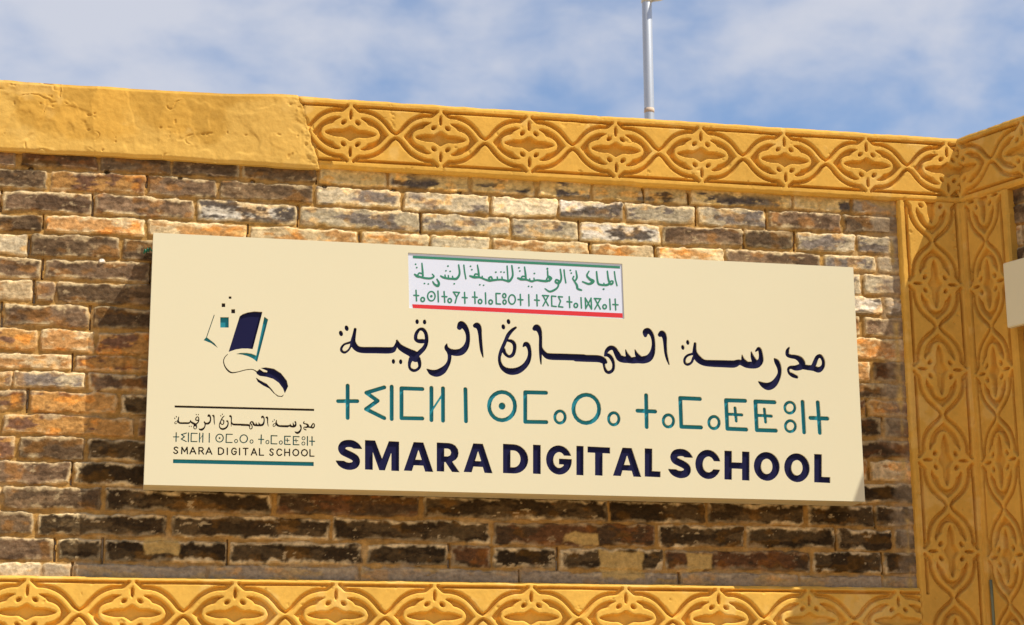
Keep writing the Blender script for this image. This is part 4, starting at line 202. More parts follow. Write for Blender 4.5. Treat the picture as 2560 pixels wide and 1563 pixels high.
 'small_tifinagh':[["l",[[95.19,169.09,1.81],[95.56,140.61,1.8]]],["l",[[87.1,155.13,1.8],[103.73,155.69,1.81]]],["l",[[127.33,168.74,1.82],[111.66,163.4,1.81],[121.61,156.57,1.81],[111.52,148.91,1.81],[127.57,141.44,1.81]]],["l",[[133.84,169.57,1.82],[134.05,140.85,1.82]]],["l",[[160.99,168.42,1.84],[142.52,168.39,1.83],[142.7,141.92,1.82],[161.09,142.19,1.83]]],["l",[[169.05,169.7,1.84],[169.13,140.99,1.83]]],["l",[[179.35,169.65,1.84],[179.41,140.8,1.84]]],["l",[[169.4,149.31,0.89],[179.16,164.42,0.9]]],["l",[[199.4,169.57,1.85],[199.85,140.96,1.84]]],["l",[[244.03,155.88,1.86],[243.42,151.95,1.86],[241.73,148.35,1.86],[239.12,145.47,1.86],[235.83,143.58,1.86],[232.2,142.83,1.86],[228.57,143.34,1.86],[225.32,145.04,1.86],[222.75,147.77,1.86],[221.1,151.23,1.86],[220.54,155.13,1.86],[221.13,159.05,1.86],[222.81,162.66,1.86],[225.42,165.54,1.86],[228.71,167.46,1.86],[232.34,168.21,1.86],[235.97,167.7,1.86],[239.25,166.02,1.86],[241.84,163.3,1.86],[243.5,159.8,1.86],[244.03,155.88,1.86]]],["p",[[235.46,155.61],[234.85,153.61],[233.25,152.33],[231.27,152.27],[229.7,153.45],[229.08,155.4],[229.7,157.4],[231.3,158.68],[233.27,158.73],[234.87,157.56]]],["l",[[272.22,168.87,1.88],[253.35,168.63,1.88],[253.11,142.11,1.87],[272.19,142.4,1.88]]],["l",[[289.46,147.5,1.43],[289.19,145.82,1.43],[288.5,144.27,1.43],[287.43,143.02,1.43],[286.12,142.21,1.43],[284.66,141.89,1.43],[283.19,142.11,1.43],[281.88,142.86,1.43],[280.87,144.03,1.43],[280.2,145.52,1.43],[279.99,147.2,1.43],[280.25,148.91,1.43],[280.95,150.46,1.43],[281.99,151.69,1.43],[283.32,152.51,1.43],[284.79,152.84,1.43],[286.26,152.62,1.43],[287.57,151.87,1.43],[288.61,150.7,1.43],[289.25,149.18,1.43],[289.46,147.5,1.43]]],["l",[[320.75,155.9,1.9],[320.11,151.9,1.9],[318.34,148.3,1.9],[315.67,145.39,1.9],[312.34,143.47,1.9],[308.65,142.72,1.9],[305.02,143.23,1.9],[301.74,144.94,1.9],[299.18,147.68,1.9],[297.55,151.18,1.9],[297.04,155.13,1.9],[297.68,159.11,1.9],[299.42,162.71,1.9],[302.06,165.64,1.9],[305.4,167.57,1.9],[309.08,168.34,1.9],[312.76,167.83,1.9],[316.05,166.12,1.9],[318.61,163.35,1.9],[320.24,159.83,1.9],[320.75,155.9,1.9]]],["l",[[338.82,147.44,1.44],[338.52,145.74,1.44],[337.83,144.19,1.44],[336.74,142.94,1.44],[335.4,142.13,1.44],[333.91,141.81,1.44],[332.44,142.03,1.44],[331.1,142.77,1.44],[330.09,143.95,1.44],[329.42,145.47,1.44],[329.23,147.15,1.44],[329.5,148.86,1.44],[330.22,150.43,1.44],[331.29,151.66,1.44],[332.65,152.49,1.44],[334.12,152.81,1.44],[335.61,152.59,1.44],[336.92,151.85,1.44],[337.96,150.67,1.44],[338.6,149.15,1.44],[338.82,147.44,1.44]]],["l",[[364.5,169.7,1.93],[364.31,140.83,1.92]]],["l",[[356.14,155.32,1.92],[372.56,155.16,1.93]]],["l",[[389.56,147.12,1.46],[389.27,145.42,1.46],[388.52,143.84,1.46],[387.43,142.59,1.46],[386.06,141.76,1.46],[384.54,141.44,1.46],[383.05,141.68,1.46],[381.74,142.43,1.46],[380.7,143.6,1.46],[380.06,145.12,1.46],[379.84,146.83,1.46],[380.14,148.54,1.46],[380.86,150.11,1.46],[381.98,151.37,1.46],[383.34,152.19,1.46],[384.86,152.51,1.46],[386.33,152.3,1.46],[387.67,151.55,1.46],[388.71,150.35,1.46],[389.35,148.83,1.46],[389.56,147.12,1.46]]],["l",[[414.84,168.07,1.95],[396.34,168.26,1.94],[396.63,142.03,1.94],[415.05,141.97,1.94]]],["l",[[432.35,146.94,1.48],[432.06,145.2,1.48],[431.31,143.66,1.48],[430.19,142.37,1.48],[428.8,141.55,1.48],[427.28,141.23,1.48],[425.76,141.47,1.48],[424.42,142.21,1.48],[423.38,143.42,1.48],[422.74,144.94,1.48],[422.55,146.64,1.48],[422.85,148.38,1.48],[423.59,149.95,1.48],[424.72,151.21,1.48],[426.13,152.03,1.48],[427.65,152.35,1.48],[429.15,152.14,1.48],[430.48,151.39,1.48],[431.52,150.19,1.48],[432.16,148.65,1.48],[432.35,146.94,1.48]]],["l",[[457.68,167.75,1.97],[439.53,167.67,1.96],[439.88,141.52,1.95],[457.74,141.33,1.96]]],["l",[[439.93,154.97,1.48],[454.05,154.62,1.49]]],["l",[[447.78,160.81,1.49],[448.61,148.86,1.48]]],["l",[[485.71,167.35,1.98],[467.45,167.49,1.98],[467.8,141.15,1.97],[485.9,141.17,1.98]]],["l",[[467.91,154.76,1.49],[482.21,154.38,1.5]]],["l",[[475.73,160.71,1.5],[476.5,148.73,1.49]]],["l",[[505.12,162.98,1.4],[504.82,161.4,1.4],[504.05,159.93,1.4],[502.93,158.79,1.4],[501.54,158.01,1.4],[500.02,157.72,1.4],[498.52,157.91,1.4],[497.19,158.6,1.4],[496.15,159.69,1.4],[495.53,161.11,1.4],[495.35,162.68,1.4],[495.67,164.26,1.4],[496.41,165.72,1.4],[497.54,166.87,1.4],[498.95,167.65,1.4],[500.47,167.97,1.4],[501.97,167.75,1.4],[503.3,167.06,1.4],[504.32,165.96,1.4],[504.96,164.58,1.4],[505.12,162.98,1.4]]],["l",[[504.9,145.82,1.39],[504.58,144.24,1.39],[503.83,142.8,1.39],[502.71,141.63,1.39],[501.3,140.88,1.39],[499.8,140.59,1.39],[498.31,140.77,1.39],[496.97,141.47,1.39],[495.96,142.56,1.39],[495.32,143.95,1.39],[495.16,145.52,1.39],[495.45,147.1,1.39],[496.2,148.54,1.39],[497.32,149.71,1.39],[498.71,150.49,1.39],[500.23,150.78,1.39],[501.73,150.57,1.39],[503.06,149.87,1.39],[504.1,148.78,1.39],[504.72,147.39,1.39],[504.9,145.82,1.39]]],["l",[[512.7,168.58,2.0],[513.02,140.45,1.99]]],["l",[[527.4,168.55,2.0],[528.1,140.4,2.0]]],["l",[[519.69,153.93,2.0],[536.0,153.82,2.0]]]],
 'small_latin':[["l",[[101.8,119.8,2.14],[97.3,122.9,2.14],[92.3,121.7,2.13],[90.3,117.4,2.13],[94.8,113.1,2.13],[99.9,110.3,2.13],[102.0,106.2,2.13],[98.0,101.9,2.13],[93.0,102.2,2.13],[89.6,105.8,2.13]]],["l",[[114.5,101.8,2.14],[114.7,122.9,2.14],[123.3,108.4,2.14],[130.9,123.3,2.14],[132.5,102.3,2.14]]],["l",[[140.6,102.0,2.14],[149.0,123.3,2.14],[158.8,102.5,2.14]]],["l",[[144.0,108.9,2.14],[154.9,109.2,2.14]]],["l",[[168.9,102.3,2.14],[168.2,123.3,2.15],[178.4,123.2,2.15],[182.2,118.4,2.15],[178.8,113.1,2.15],[168.6,112.4,2.14]]],["l",[[175.9,112.6,2.15],[183.5,102.7,2.15]]],["l",[[191.0,102.4,2.15],[199.5,123.8,2.15],[209.2,102.9,2.15]]],["l",[[194.4,109.3,2.15],[205.4,109.6,2.15]]],["l",[[229.7,123.8,2.15],[238.0,124.1,2.16],[245.6,119.0,2.16],[245.9,108.5,2.16],[238.6,103.0,2.15],[230.3,102.8,2.15],[229.7,123.8,2.15]]],["l",[[257.6,124.1,2.16],[258.2,103.0,2.16]]],["l",[[285.6,120.4,2.16],[281.7,124.1,2.16],[276.4,123.9,2.16],[272.0,117.9,2.16],[272.3,109.4,2.16],[277.0,103.7,2.16],[283.0,104.4,2.16],[286.3,109.8,2.16],[286.2,113.6,2.16],[280.5,113.5,2.16]]],["l",[[296.5,124.5,2.16],[297.1,103.3,2.16]]],["l",[[308.3,124.5,2.17],[323.0,124.9,2.17]]],["l",[[315.7,124.7,2.17],[316.2,103.6,2.17]]],["l",[[334.4,103.6,2.17],[342.3,125.0,2.17],[351.3,104.0,2.17]]],["l",[[337.6,110.4,2.17],[347.8,110.7,2.17]]],["l",[[359.9,125.0,2.17],[360.4,103.8,2.17],[373.0,104.1,2.17]]],["l",[[404.0,122.4,2.18],[400.0,125.5,2.18],[395.4,124.3,2.18],[393.6,120.0,2.18],[397.6,115.6,2.18],[402.2,112.8,2.18],[404.0,108.6,2.18],[400.4,104.3,2.18],[395.9,104.6,2.18],[392.9,108.3,2.18]]],["l",[[430.6,121.6,2.18],[426.4,125.3,2.18],[420.6,125.2,2.18],[415.8,119.1,2.18],[415.9,110.6,2.18],[421.0,104.8,2.18],[426.8,105.0,2.18],[430.9,108.9,2.18]]],["l",[[440.6,125.7,2.19],[441.0,104.4,2.18]]],["l",[[455.8,126.1,2.19],[456.3,104.8,2.19]]],["l",[[440.8,115.0,2.18],[456.1,115.5,2.19]]],["l",[[476.0,126.2,2.19],[482.8,123.2,2.19],[485.8,115.8,2.19],[483.1,108.3,2.19],[476.4,104.9,2.19],[469.6,107.9,2.19],[466.6,115.3,2.19],[469.3,122.8,2.19],[476.0,126.2,2.19]]],["l",[[503.8,126.4,2.19],[510.8,123.4,2.2],[513.9,116.0,2.2],[511.0,108.5,2.19],[504.2,105.1,2.19],[497.2,108.1,2.19],[494.1,115.5,2.19],[497.0,123.0,2.19],[503.8,126.4,2.19]]],["l",[[521.6,126.4,2.2],[522.0,105.1,2.2],[534.7,105.4,2.2]]]],
}
COURSES=[3.652, 3.577, 3.502, 3.425, 3.357, 3.275, 3.2, 3.121, 3.038, 2.957, 2.897, 2.834, 2.757, 2.685, 2.604, 2.524, 2.442, 2.36, 2.281, 2.2]
BRICKS=[
 ([-0.069, 0.166, 0.399, 0.657, 0.9, 1.189, 1.421, 1.622, 1.811, 1.981, 2.365, 2.59],'R D D D P P P P P P P P G'),
 ([-0.232, 0.088, 0.324, 0.65, 0.949, 1.26, 1.5, 1.74, 2.005, 2.265, 2.553],'D O M D L L C W L L M D'),
 ([-0.377, -0.081, 0.252, 0.598, 1.015, 1.33, 1.574, 1.872, 2.176, 2.369],'M M M W L L L W M D L'),
 ([-0.236, 0.094, 0.428, 0.807, 1.048, 1.262, 1.613, 1.847, 2.102, 2.47],'D Q Q Q Q L Q Q Q M L'),
 ([-0.278, 0.01, 0.297, 0.617, 0.944, 1.277, 1.646, 1.964, 2.364],'C D D M M M M M M L'),
 ([-0.233, 0.116, 0.405, 0.726, 1.068, 1.389, 1.73, 2.079, 2.465],'M M D M M M M M M W'),
 ([-0.256, -0.188, 0.132, 0.434, 0.809, 1.123, 1.501, 1.858, 2.268],'Q M D M M M M M M M'),
 ([-0.074, 0.213, 0.542, 0.864, 1.22, 1.556, 1.928, 2.309],'M D M M M M M M Q'),
 ([-0.233, -0.057, 0.242, 0.583, 0.919, 1.261, 1.611, 1.969, 2.335, 2.633],'O Q O M M M M M M Q R'),
 ([-0.125, 0.192, 0.519, 0.838, 1.192, 1.526, 1.895, 2.244],'Q O M M M M M M D'),
 ([-0.079, 0.233, 0.546, 0.879, 1.233, 1.581, 1.936, 2.285],'L M M M M M M M O'),
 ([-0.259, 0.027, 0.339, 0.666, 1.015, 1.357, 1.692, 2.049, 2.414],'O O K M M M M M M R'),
 ([-0.34, 0.089, 0.406, 0.721, 1.056, 1.412, 1.776, 2.134, 2.499],'Q O O M M M M M M R'),
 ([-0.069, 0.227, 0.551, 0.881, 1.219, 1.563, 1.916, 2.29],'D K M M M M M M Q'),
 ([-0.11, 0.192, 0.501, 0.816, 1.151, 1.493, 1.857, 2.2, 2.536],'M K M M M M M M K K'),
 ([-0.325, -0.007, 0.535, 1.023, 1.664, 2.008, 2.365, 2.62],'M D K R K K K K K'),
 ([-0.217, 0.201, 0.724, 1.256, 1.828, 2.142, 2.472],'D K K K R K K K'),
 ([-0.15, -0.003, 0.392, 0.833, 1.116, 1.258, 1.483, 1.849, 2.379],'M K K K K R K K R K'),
 ([-0.189, -0.096, 0.329, 0.819, 1.352, 1.904, 2.331],'C C G G G G G G'),
]


# ------------------------------------------------------------------ brick panel
PAL = {  # main colour, patch colour, share of patch, lime bloom on the arrises
 'D': ((.092, .056, .028), (.16, .10, .050), .45, .55), 'K': ((.040, .024, .010), (.088, .055, .023), .45, .95),  # K: dark brick, colour darkened further to deepen the shade under the sign
 'M': ((.21, .130, .070), (.115, .068, .036), .45, .75), 'O': ((.42, .215, .062), (.17, .085, .045), .45, .6),
 'Q': ((.47, .245, .085), (.62, .45, .24), .48, 1.0), 'L': ((.46, .37, .23), (.19, .15, .115), .48, 1.0),
 'C': ((.62, .50, .31), (.42, .32, .2), .35, 1.0), 'R': ((.115, .052, .020), (.065, .038, .018), .45, .45),
 'P': ((.58, .40, .15), (.085, .065, .05), .42, .7), 'G': ((.31, .24, .16), (.42, .27, .10), .35, .35),
 'W': ((.11, .085, .065), (.62, .54, .42), .40, .9)}
MORTAR = np.array([.37, .205, .055]); LIME = np.array([.76, .57, .30])
def brick_relief(U, V, courses, rows, seed, lower=0.0):
    wob_u = U + .009 * (fbm(U * 14, V * 14, seed + 1, 3) - .5); wob_v = V + .010 * (fbm(U * 11, V * 22, seed + 2, 4) - .5) + .006 * (vnoise(U * 2.3, V * .5, seed + 3) - .5)
    sd = np.full(U.shape, -1.0); typ = np.zeros(U.shape, np.int32); rid = np.zeros(U.shape); rel_v = np.zeros(U.shape); rel_u = np.zeros(U.shape); gap = np.zeros(U.shape)
    keys = list(PAL)
    rng = random.Random(seed)
    for i, (xs, tt) in enumerate(rows):
        if i + 1 >= len(courses): break
        zt, zb = courses[i], courses[i + 1]
        edges = [-9.0] + list(xs) + [9.0]
        x = xs[0]                                     # bricks beyond the ends get a plain length
        ext_l = []
        while x > U.min() - .3: x -= rng.uniform(.2, .34); ext_l.append(x)
        x = xs[-1]; ext_r = []
        while x < U.max() + .3: x += rng.uniform(.2, .34); ext_r.append(x)
        edges = ext_l[::-1] + list(xs) + ext_r
        t = tt.split(); types = [rng.choice('DMOQ') for _ in range(len(ext_l) - 1)] + t + [t[-1]] * (len(ext_r) - 1)
        rmask = (wob_v <= zt) & (wob_v > zb)
        for j in range(len(edges) - 1):
            m = rmask & (wob_u > edges[j]) & (wob_u <= edges[j + 1])
            if not m.any(): continue
            r = rng.random()
            mj = .0042 + .004 * rng.random(); mv = .0045 + .0022 * rng.random()
            x0, x1 = edges[j] + mj, edges[j + 1] - mj; y0, y1 = zb + mv, zt - mv
            uu, vv = wob_u[m], wob_v[m]; rad = .006
            dx = np.abs(uu - (x0 + x1) / 2) - (x1 - x0) / 2 + rad; dy = np.abs(vv - (y0 + y1) / 2) - (y1 - y0) / 2 + rad
            d = np.minimum(np.maximum(dx, dy), 0) + np.hypot(np.maximum(dx, 0), np.maximum(dy, 0)) - rad
            if r < .42: gap[m] = sstep(0, .002, dx - rad) * (uu > (x0 + x1) / 2) * sstep(.35, .6, fbm(uu * 40, vv * 25, seed + 30, 2) + .15)
            sd[m] = -d; typ[m] = keys.index(types[j % len(types)]); rid[m] = r
            rel_v[m] = (vv - y0) / (y1 - y0); rel_u[m] = (uu - x0) / max(x1 - x0, .01)
    chip = .006 * (fbm(U * 60, V * 60, seed + 5, 3) - .5) + .015 * (fbm(U * 22, V * 30, seed + 6, 3) - .5)
    s = sd + chip
    face = sstep(-.001, .0036, s)
    rough = fbm(U * 45, V * 60, seed + 7, 5, .6) - .5
    strata = fbm(U * 16 + rid * 40, V * 90, seed + 8, 4, .55) - .5
    h = -.008 * (1 - face) + face * (.0045 * rough + .0035 * strata + (rid - .5) * .005 + (rel_u - .5) * (((rid * 7.3) % 1) - .5) * .004) + (1 - face) * (.004 * (fbm(U * 35, V * 35, seed + 9, 4) - .5) - .016 * gap)
    A = np.array([PAL[k][0] for k in keys])[typ]; B = np.array([PAL[k][1] for k in keys])[typ]
    share = np.array([PAL[k][2] for k in keys])[typ]; bloom = np.array([PAL[k][3] for k in keys])[typ]
    pat = fbm(U * 10 + rid * 31, V * 26 + rid * 17, seed + 11, 5, .58)
    pm = sstep(1 - share - .06 + .0, 1 - share + .06, pat * 1.5 - .25)[..., None]
    fine = fbm(U * 75, V * 110, seed + 12, 4, .6)[..., None]
    c = (A * (1 - pm) + B * pm) * (.42 + 1.16 * fine) * (.78 + .44 * rid[..., None])
    warm = sstep(.56, .72, fbm(U * 17 + 5, V * 30, seed + 13, 4))[..., None] * .75
    c = c * (1 - warm) + warm * (c * np.array([1.4, 1.02, .58]) + np.array([.045, .024, .003]))
    nz = fbm(U * 30, V * 30, seed + 14, 4, .6)
    edge = (1 - sstep(.001, .013, s + .034 * (nz - .5))) * sstep(.30, .5, fbm(U * 9, V * 14, seed + 15, 3) + .25 * (bloom - .3))
    spots = sstep(.72, .77, fbm(U * 26, V * 44, seed + 16, 4, .62)) * .8; spots = np.maximum(spots, sstep(.83, .87, fbm(U * 95, V * 130, seed + 20, 3)) * .7)
    edge = edge * np.clip(.30 + .9 * sstep(.62, .9, rel_v) + .6 * sstep(.52, .62, fbm(U * 7, V * 9, seed + 19, 3)), 0, 1); lime = np.clip(np.maximum(edge * bloom, spots * bloom * .6), 0, 1)[..., None]
    c = c * (1 - lime) + LIME * lime * (.8 + .4 * fine)
    mo = MORTAR * (.70 + .6 * fbm(U * 28, V * 28, seed + 17, 4)[..., None])
    blot = sstep(.60, .75, fbm(U * 12, V * 12, seed + 18, 4))[..., None] * .22
    mo = mo * (1 - blot) + LIME * blot
    fm = sstep(-.003, .002, s)[..., None]
    return h, c * fm + mo * (1 - fm), s

F_main = (np.array([0., 0, 0]), np.array([1., 0, 0]), np.array([0., -1, 0]))
def grid(u0, u1, v0, v1, res):
    nu = max(2, int(round((u1 - u0) / res)) + 1); nv = max(2, int(round((v1 - v0) / res)) + 1)
    return np.meshgrid(np.linspace(u0, u1, nu), np.linspace(v0, v1, nv))

wall = tag(empty('brick_wall', (1.0, 0.12, 0)), 'long brick wall with carved ochre friezes, behind the big cream sign', 'wall')
U, V = grid(-.85, 2.764, 2.226, 3.655, .0036)
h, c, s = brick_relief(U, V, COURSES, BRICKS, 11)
# small open holes in the bed joint under the first course
for x, z in [(-.289, 3.577), (-.043, 3.578), (.197, 3.572), (.439, 3.575), (.683, 3.57), (.921, 3.572), (1.151, 3.577)]:
    d = np.hypot((U - x) * .8, V - z); k = 1 - sstep(.004, .008, d + .003 * (fbm(U * 80, V * 80, 3, 2) - .5)); h = h - .02 * k; c = c * (1 - .6 * k[..., None])
# cement slurry along the right edge and above the lower frieze, ochre paint runs at the top right
edge_n = .13 * (fbm(U * 16, V * 16, 70, 4) - .5)
km = sstep(2.655, 2.70, U + edge_n) * sstep(.2, .5, fbm(U * 7, V * 11, 71, 3) + .1); km = np.maximum(km, (1 - sstep(2.262, 2.285, V + .6 * edge_n)) * sstep(.3, .48, fbm(U * 6, V * 14, 72, 3)))
G = np.array([.33, .245, .150]) * (.75 + .5 * fbm(U * 40, V * 40, 73, 4)[..., None])
km = km * (.55 + .45 * sstep(.35, .6, fbm(U * 22, V * 30, 69, 4))); c = c * (1 - .6 * km[..., None]) + G * .6 * km[..., None]; h = h * (1 - .4 * km)
po = (1 - sstep(.0, .018, np.abs(U - 2.735) + .03 * (fbm(U * 14, V * 20, 74, 4) - .35))) * sstep(.42, .52, fbm(U * 8, V * 9, 75, 3))
po = np.maximum(po, sstep(3.598, 3.63, V + .05 * (fbm(U * 13, V * 16, 76, 4) - .5)) * sstep(.70, .78, U) * sstep(.36, .50, fbm(U * 9, V * 20, 77, 4)))
for (x0, x1, z0, z1) in [(1.63, 1.78, 2.255, 2.345), (.13, .23, 2.31, 2.36), (1.94, 2.02, 2.285, 2.34), (1.50, 1.62, 2.37, 2.40)]:
    d = np.maximum(np.abs(U - (x0 + x1) / 2) - (x1 - x0) / 2, np.abs(V - (z0 + z1) / 2) - (z1 - z0) / 2) + .03 * (fbm(U * 30, V * 30, 78, 4) - .5)
    po = np.maximum(po, 1 - sstep(-.004, .006, d))
c = c * (1 - .9 * po[..., None]) + np.array([.52, .34, .11]) * (.8 + .4 * fbm(U * 50, V * 50, 79, 3)[..., None]) * .9 * po[..., None]
# a dab of white plaster
d = np.hypot((U + .047) , (V - 3.272)) + .008 * (fbm(U * 60, V * 60, 80, 3) - .5); k = 1 - sstep(.006, .011, d)
h = h + .008 * k; c = c * (1 - k[..., None]) + np.array([.75, .68, .56]) * k[..., None]
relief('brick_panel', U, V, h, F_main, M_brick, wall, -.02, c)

# ------------------------------------------------------------------ carved plaster ornament
def motif_field(a, b):
    """a: along the band in half periods (0 = star, 1 = crossing), b: across in half widths; returns carve amount 0..1 (two depths)"""
    a = np.abs((a + 1) % 2 - 1); bb = np.abs(b)
    k = 1.64                                           # aspect: one half period is 1.64 half widths
    def seg(p, q):
        ax, ay = p[0] * k, p[1]; bx, by = q[0] * k, q[1]
        px, py = a * k - ax, bb - ay; dx, dy = bx - ax, by - ay
        t = np.clip((px * dx + py * dy) / (dx * dx + dy * dy), 0, 1)
        return np.hypot(px - t * dx, py - t * dy), t
    def chain(pts, ws):
        d = np.full(a.shape, 9.0)
        for (p, q, w0, w1) in zip(pts, pts[1:], ws, ws[1:]):
            dd, t = seg(p, q); d = np.minimum(d, dd - (w0 + (w1 - w0) * t))
        return d
    def cat(pts, n=4):
        P = [np.array(p, float) for p in pts]; P = [2 * P[0] - P[1]] + P + [2 * P[-1] - P[-2]]; o = []
        for i in range(1, len(P) - 2):
            for j in range(n):
                t = j / n; o.append(.5 * (2 * P[i] + (P[i + 1] - P[i - 1]) * t + (2 * P[i - 1] - 5 * P[i] + 4 * P[i + 1] - P[i + 2]) * t * t + (3 * P[i] - P[i - 1] - 3 * P[i + 1] + P[i + 2]) * t ** 3))
        o.append(P[-2]); return o
    def polyf(pts):                                    # signed distance to a polygon
        d = np.full(a.shape, 9.0); ins = np.zeros(a.shape, bool)
        for p, q in zip(pts, pts[1:] + pts[:1]):
            d = np.minimum(d, seg(p, q)[0])
            if p[1] != q[1]:
                c_ = ((p[1] > bb) != (q[1] > bb)) & (a < (q[0] - p[0]) * (bb - p[1]) / (q[1] - p[1]) + p[0]); ins ^= c_
        return np.where(ins, -d, d)
    g = cat([(.075, 1.02), (.14, .93), (.205, .855), (.33, .845), (.50, .77), (.66, .62), (.79, .41), (.90, .19), (1.0, .075)])
    w = np.interp(np.linspace(0, 1, len(g)), [0, .2, .5, .8, 1], [.042, .058, .061, .056, .036])
    outer = chain(g, w)
    ogee = cat([(.235, .575), (.33, .585), (.43, .545), (.54, .46), (.64, .335), (.73, .17), (.83, -.03)]); back = cat([(.665, -.03), (.625, .15), (.555, .26), (.47, .325), (.395, .36), (.35, .45), (.235, .575)])
    inner = polyf([tuple(p) for p in ogee + back[:-1]])
    slot = polyf([tuple(p) for p in cat([(-.08, .19), (0, .265), (.08, .19), (.17, .125), (.30, .125), (.44, .085), (.555, .0), (.45, -.06)])] + [(-.08, -.06)])
    dot = np.hypot((a - .155) * k * 1.0 + (bb - .40) * .35, (bb - .40)) - .072
    leaf = np.hypot((a) * k * 3.3, (bb - .69)) - .155
    border = np.where(a > .075, np.abs(bb - 1.0) - .037, 9.0)
    sh = np.minimum(np.minimum(outer, border), leaf / 2.0); dp = np.minimum(np.minimum(inner, slot), dot)
    return sh, dp
def carved(U, V, a, b, hw, seed, base=.024):
    n1 = fbm(U * 40, V * 40, seed, 4); n2 = fbm(U * 7, V * 7, seed + 1, 3)
    sh, dp = motif_field(a + .012 * (n2 - .5), b + .03 * (n2 - .5))
    sh = sh * hw + .0012 * (n1 - .5); dp = dp * hw + .0012 * (n1 - .5)
    g1 = 1 - sstep(-.0034, .0034, sh); g2 = 1 - sstep(-.0046, .0036, dp)
    dv = .72 + .5 * fbm(U * 3.1, V * 3.1, seed + 2, 3); chipf = sstep(.74, .80, fbm(U * 33, V * 33, seed + 4, 4)) * .0022
    h = base - .0238 * np.maximum(g1 * .85, g2) * dv - chipf + .0022 * (n2 - .5) + .0009 * (n1 - .5)
    return h, np.maximum(g1, g2)
def ochre(U, V, seed):
    a = fbm(U * 6, V * 6, seed, 4)[..., None]; b = fbm(U * 30, V * 30, seed + 3, 4)[..., None]; p = sstep(.60, .75, fbm(U * 13, V * 13, seed + 5, 4))[..., None]
    c = OCHRE * (.86 + .28 * a) * (.93 + .14 * b)
    return c * (1 - .4 * p) + np.array([.74, .48, .15]) * .4 * p

RES = .0027
# top frieze
HW = .097; ZC = 3.757
U, V = grid(.575, 3.02, 3.632, 3.881, RES)
t = (V - 3.632) / .249
U = U + (1 - sstep(.575, .75, U)) * .075 * (1 - t) * (1 - (U - .575) / .175).clip(0, 1)
h, g = carved(U, V, (U - .766) / .1567, (V - ZC) / HW, HW, 21)
rim = sstep(.0, .010, np.minimum(3.881 - V, V - 3.632) + .004 * (fbm(U * 30, V * 30, 25, 3) - .4)); h = h - .008 * (1 - rim)
er = 1 - sstep(.004, .020, U - .575 - .075 * (1 - t) + .03 * (fbm(U * 40, V * 40, 26, 4) - .5)); h = h - .009 * er + .010 * er * (fbm(U * 90, V * 90, 27, 3) - .5)
br = (1 - sstep(.700, .708, U + .01 * (fbm(U * 60, V * 60, 28, 3) - .5))) * (1 - sstep(3.650, 3.656, V)); h = h - .010 * br
h = h + .003 * (fbm(U * 25, V * 3, 29, 3) - .5) * sstep(3.86, 3.88, V)
V = V + sstep(.93, 1, t) * .006 * (fbm(U * 18, U * 0 + 3.3, 30, 4) - .5) - (1 - sstep(0, .07, t)) * .006 * (fbm(U * 15, U * 0 + 1.3, 31, 4) - .5)
relief('carved_frieze', U, V, h, F_main, M_carve, wall, -.02, ochre(U, V, 33))
# rough trowelled plaster to the left of the frieze
T_, S_ = np.meshgrid(np.linspace(0, 1, 96), np.linspace(0, 1, 560)); T_, S_ = T_.T, S_.T
u1 = .600 + .075 * (1 - T_); U = -.9 + S_ * (u1 + .9)
zt = 3.873 + .010 * (fbm(U * 3.1, U * 0 + 2, 41, 5) - .5) + .012 * sstep(.3, .6, U) ; zb = 3.627 + .012 * (fbm(U * 7, U * 0 + 5, 42, 4) - .5)
V = zb + T_ * (zt - zb)
lay = fbm(U * 5.5, V * 6.5, 43, 4); lay2 = fbm(U * 9 + .6 * lay, V * 7, 44, 4)
ridge = np.abs(lay - .5) * 2
h = .019 + .004 * (fbm(U * 4, V * 4, 45, 3) - .5) + .0022 * sstep(.44, .50, lay) + .0016 * sstep(.50, .56, lay2) + .0035 * (fbm(U * 40, V * 40, 46, 4) - .5) - .003 * (1 - sstep(0, .03, ridge)) * sstep(.55, .6, lay2) - .003 * sstep(.80, .86, fbm(U * 34, V * 34, 49, 3))
h = h + .004 * sstep(-.3, -.1, U - u1) - .016 * sstep(-.016, -.002, U - u1 + .02 * (fbm(U * 25, V * 25, 47, 3) - .5)) + .009 * sstep(-.06, -.03, U - u1) * (fbm(U * 70, V * 70, 40, 3) - .5) - .006 * (1 - sstep(0, .05, T_)) - .008 * sstep(.95, 1, T_)
pale = (sstep(.45, .62, fbm(U * 4.5, V * 5, 39, 4) + .12 * (3.72 - V) / .1) * .6)[..., None]; cc = ochre(U, V, 48) * (.80 + .14 * sstep(.45, .6, lay2))[..., None]; cc = cc * (1 - pale) + np.array([.68, .42, .10]) * pale
relief('plaster_band', U, V, h, F_main, M_carve, wall, -.02, cc)
# right pilaster
U, V = grid(2.7585, 3.02, 2.02, 3.631, RES)
b = (U - 2.8845) / .0975
def pz(V): return np.interp(V, [2.0, 2.362, 2.682, 3.009, 3.322, 3.64], [-2.27, 0, 2, 4, 6, 8.0])
b = np.where((V < 2.213) & (b < -.90), -.90, b)
h, g = carved(U, V, pz(V), b, .0975, 51)
rim = sstep(.0, .008, U - 2.7585 + .004 * (fbm(U * 30, V * 30, 52, 3) - .4)); h = h - .008 * (1 - rim)
relief('carved_pilaster', U, V, h, F_main, M_carve, wall, -.02, ochre(U, V, 53))
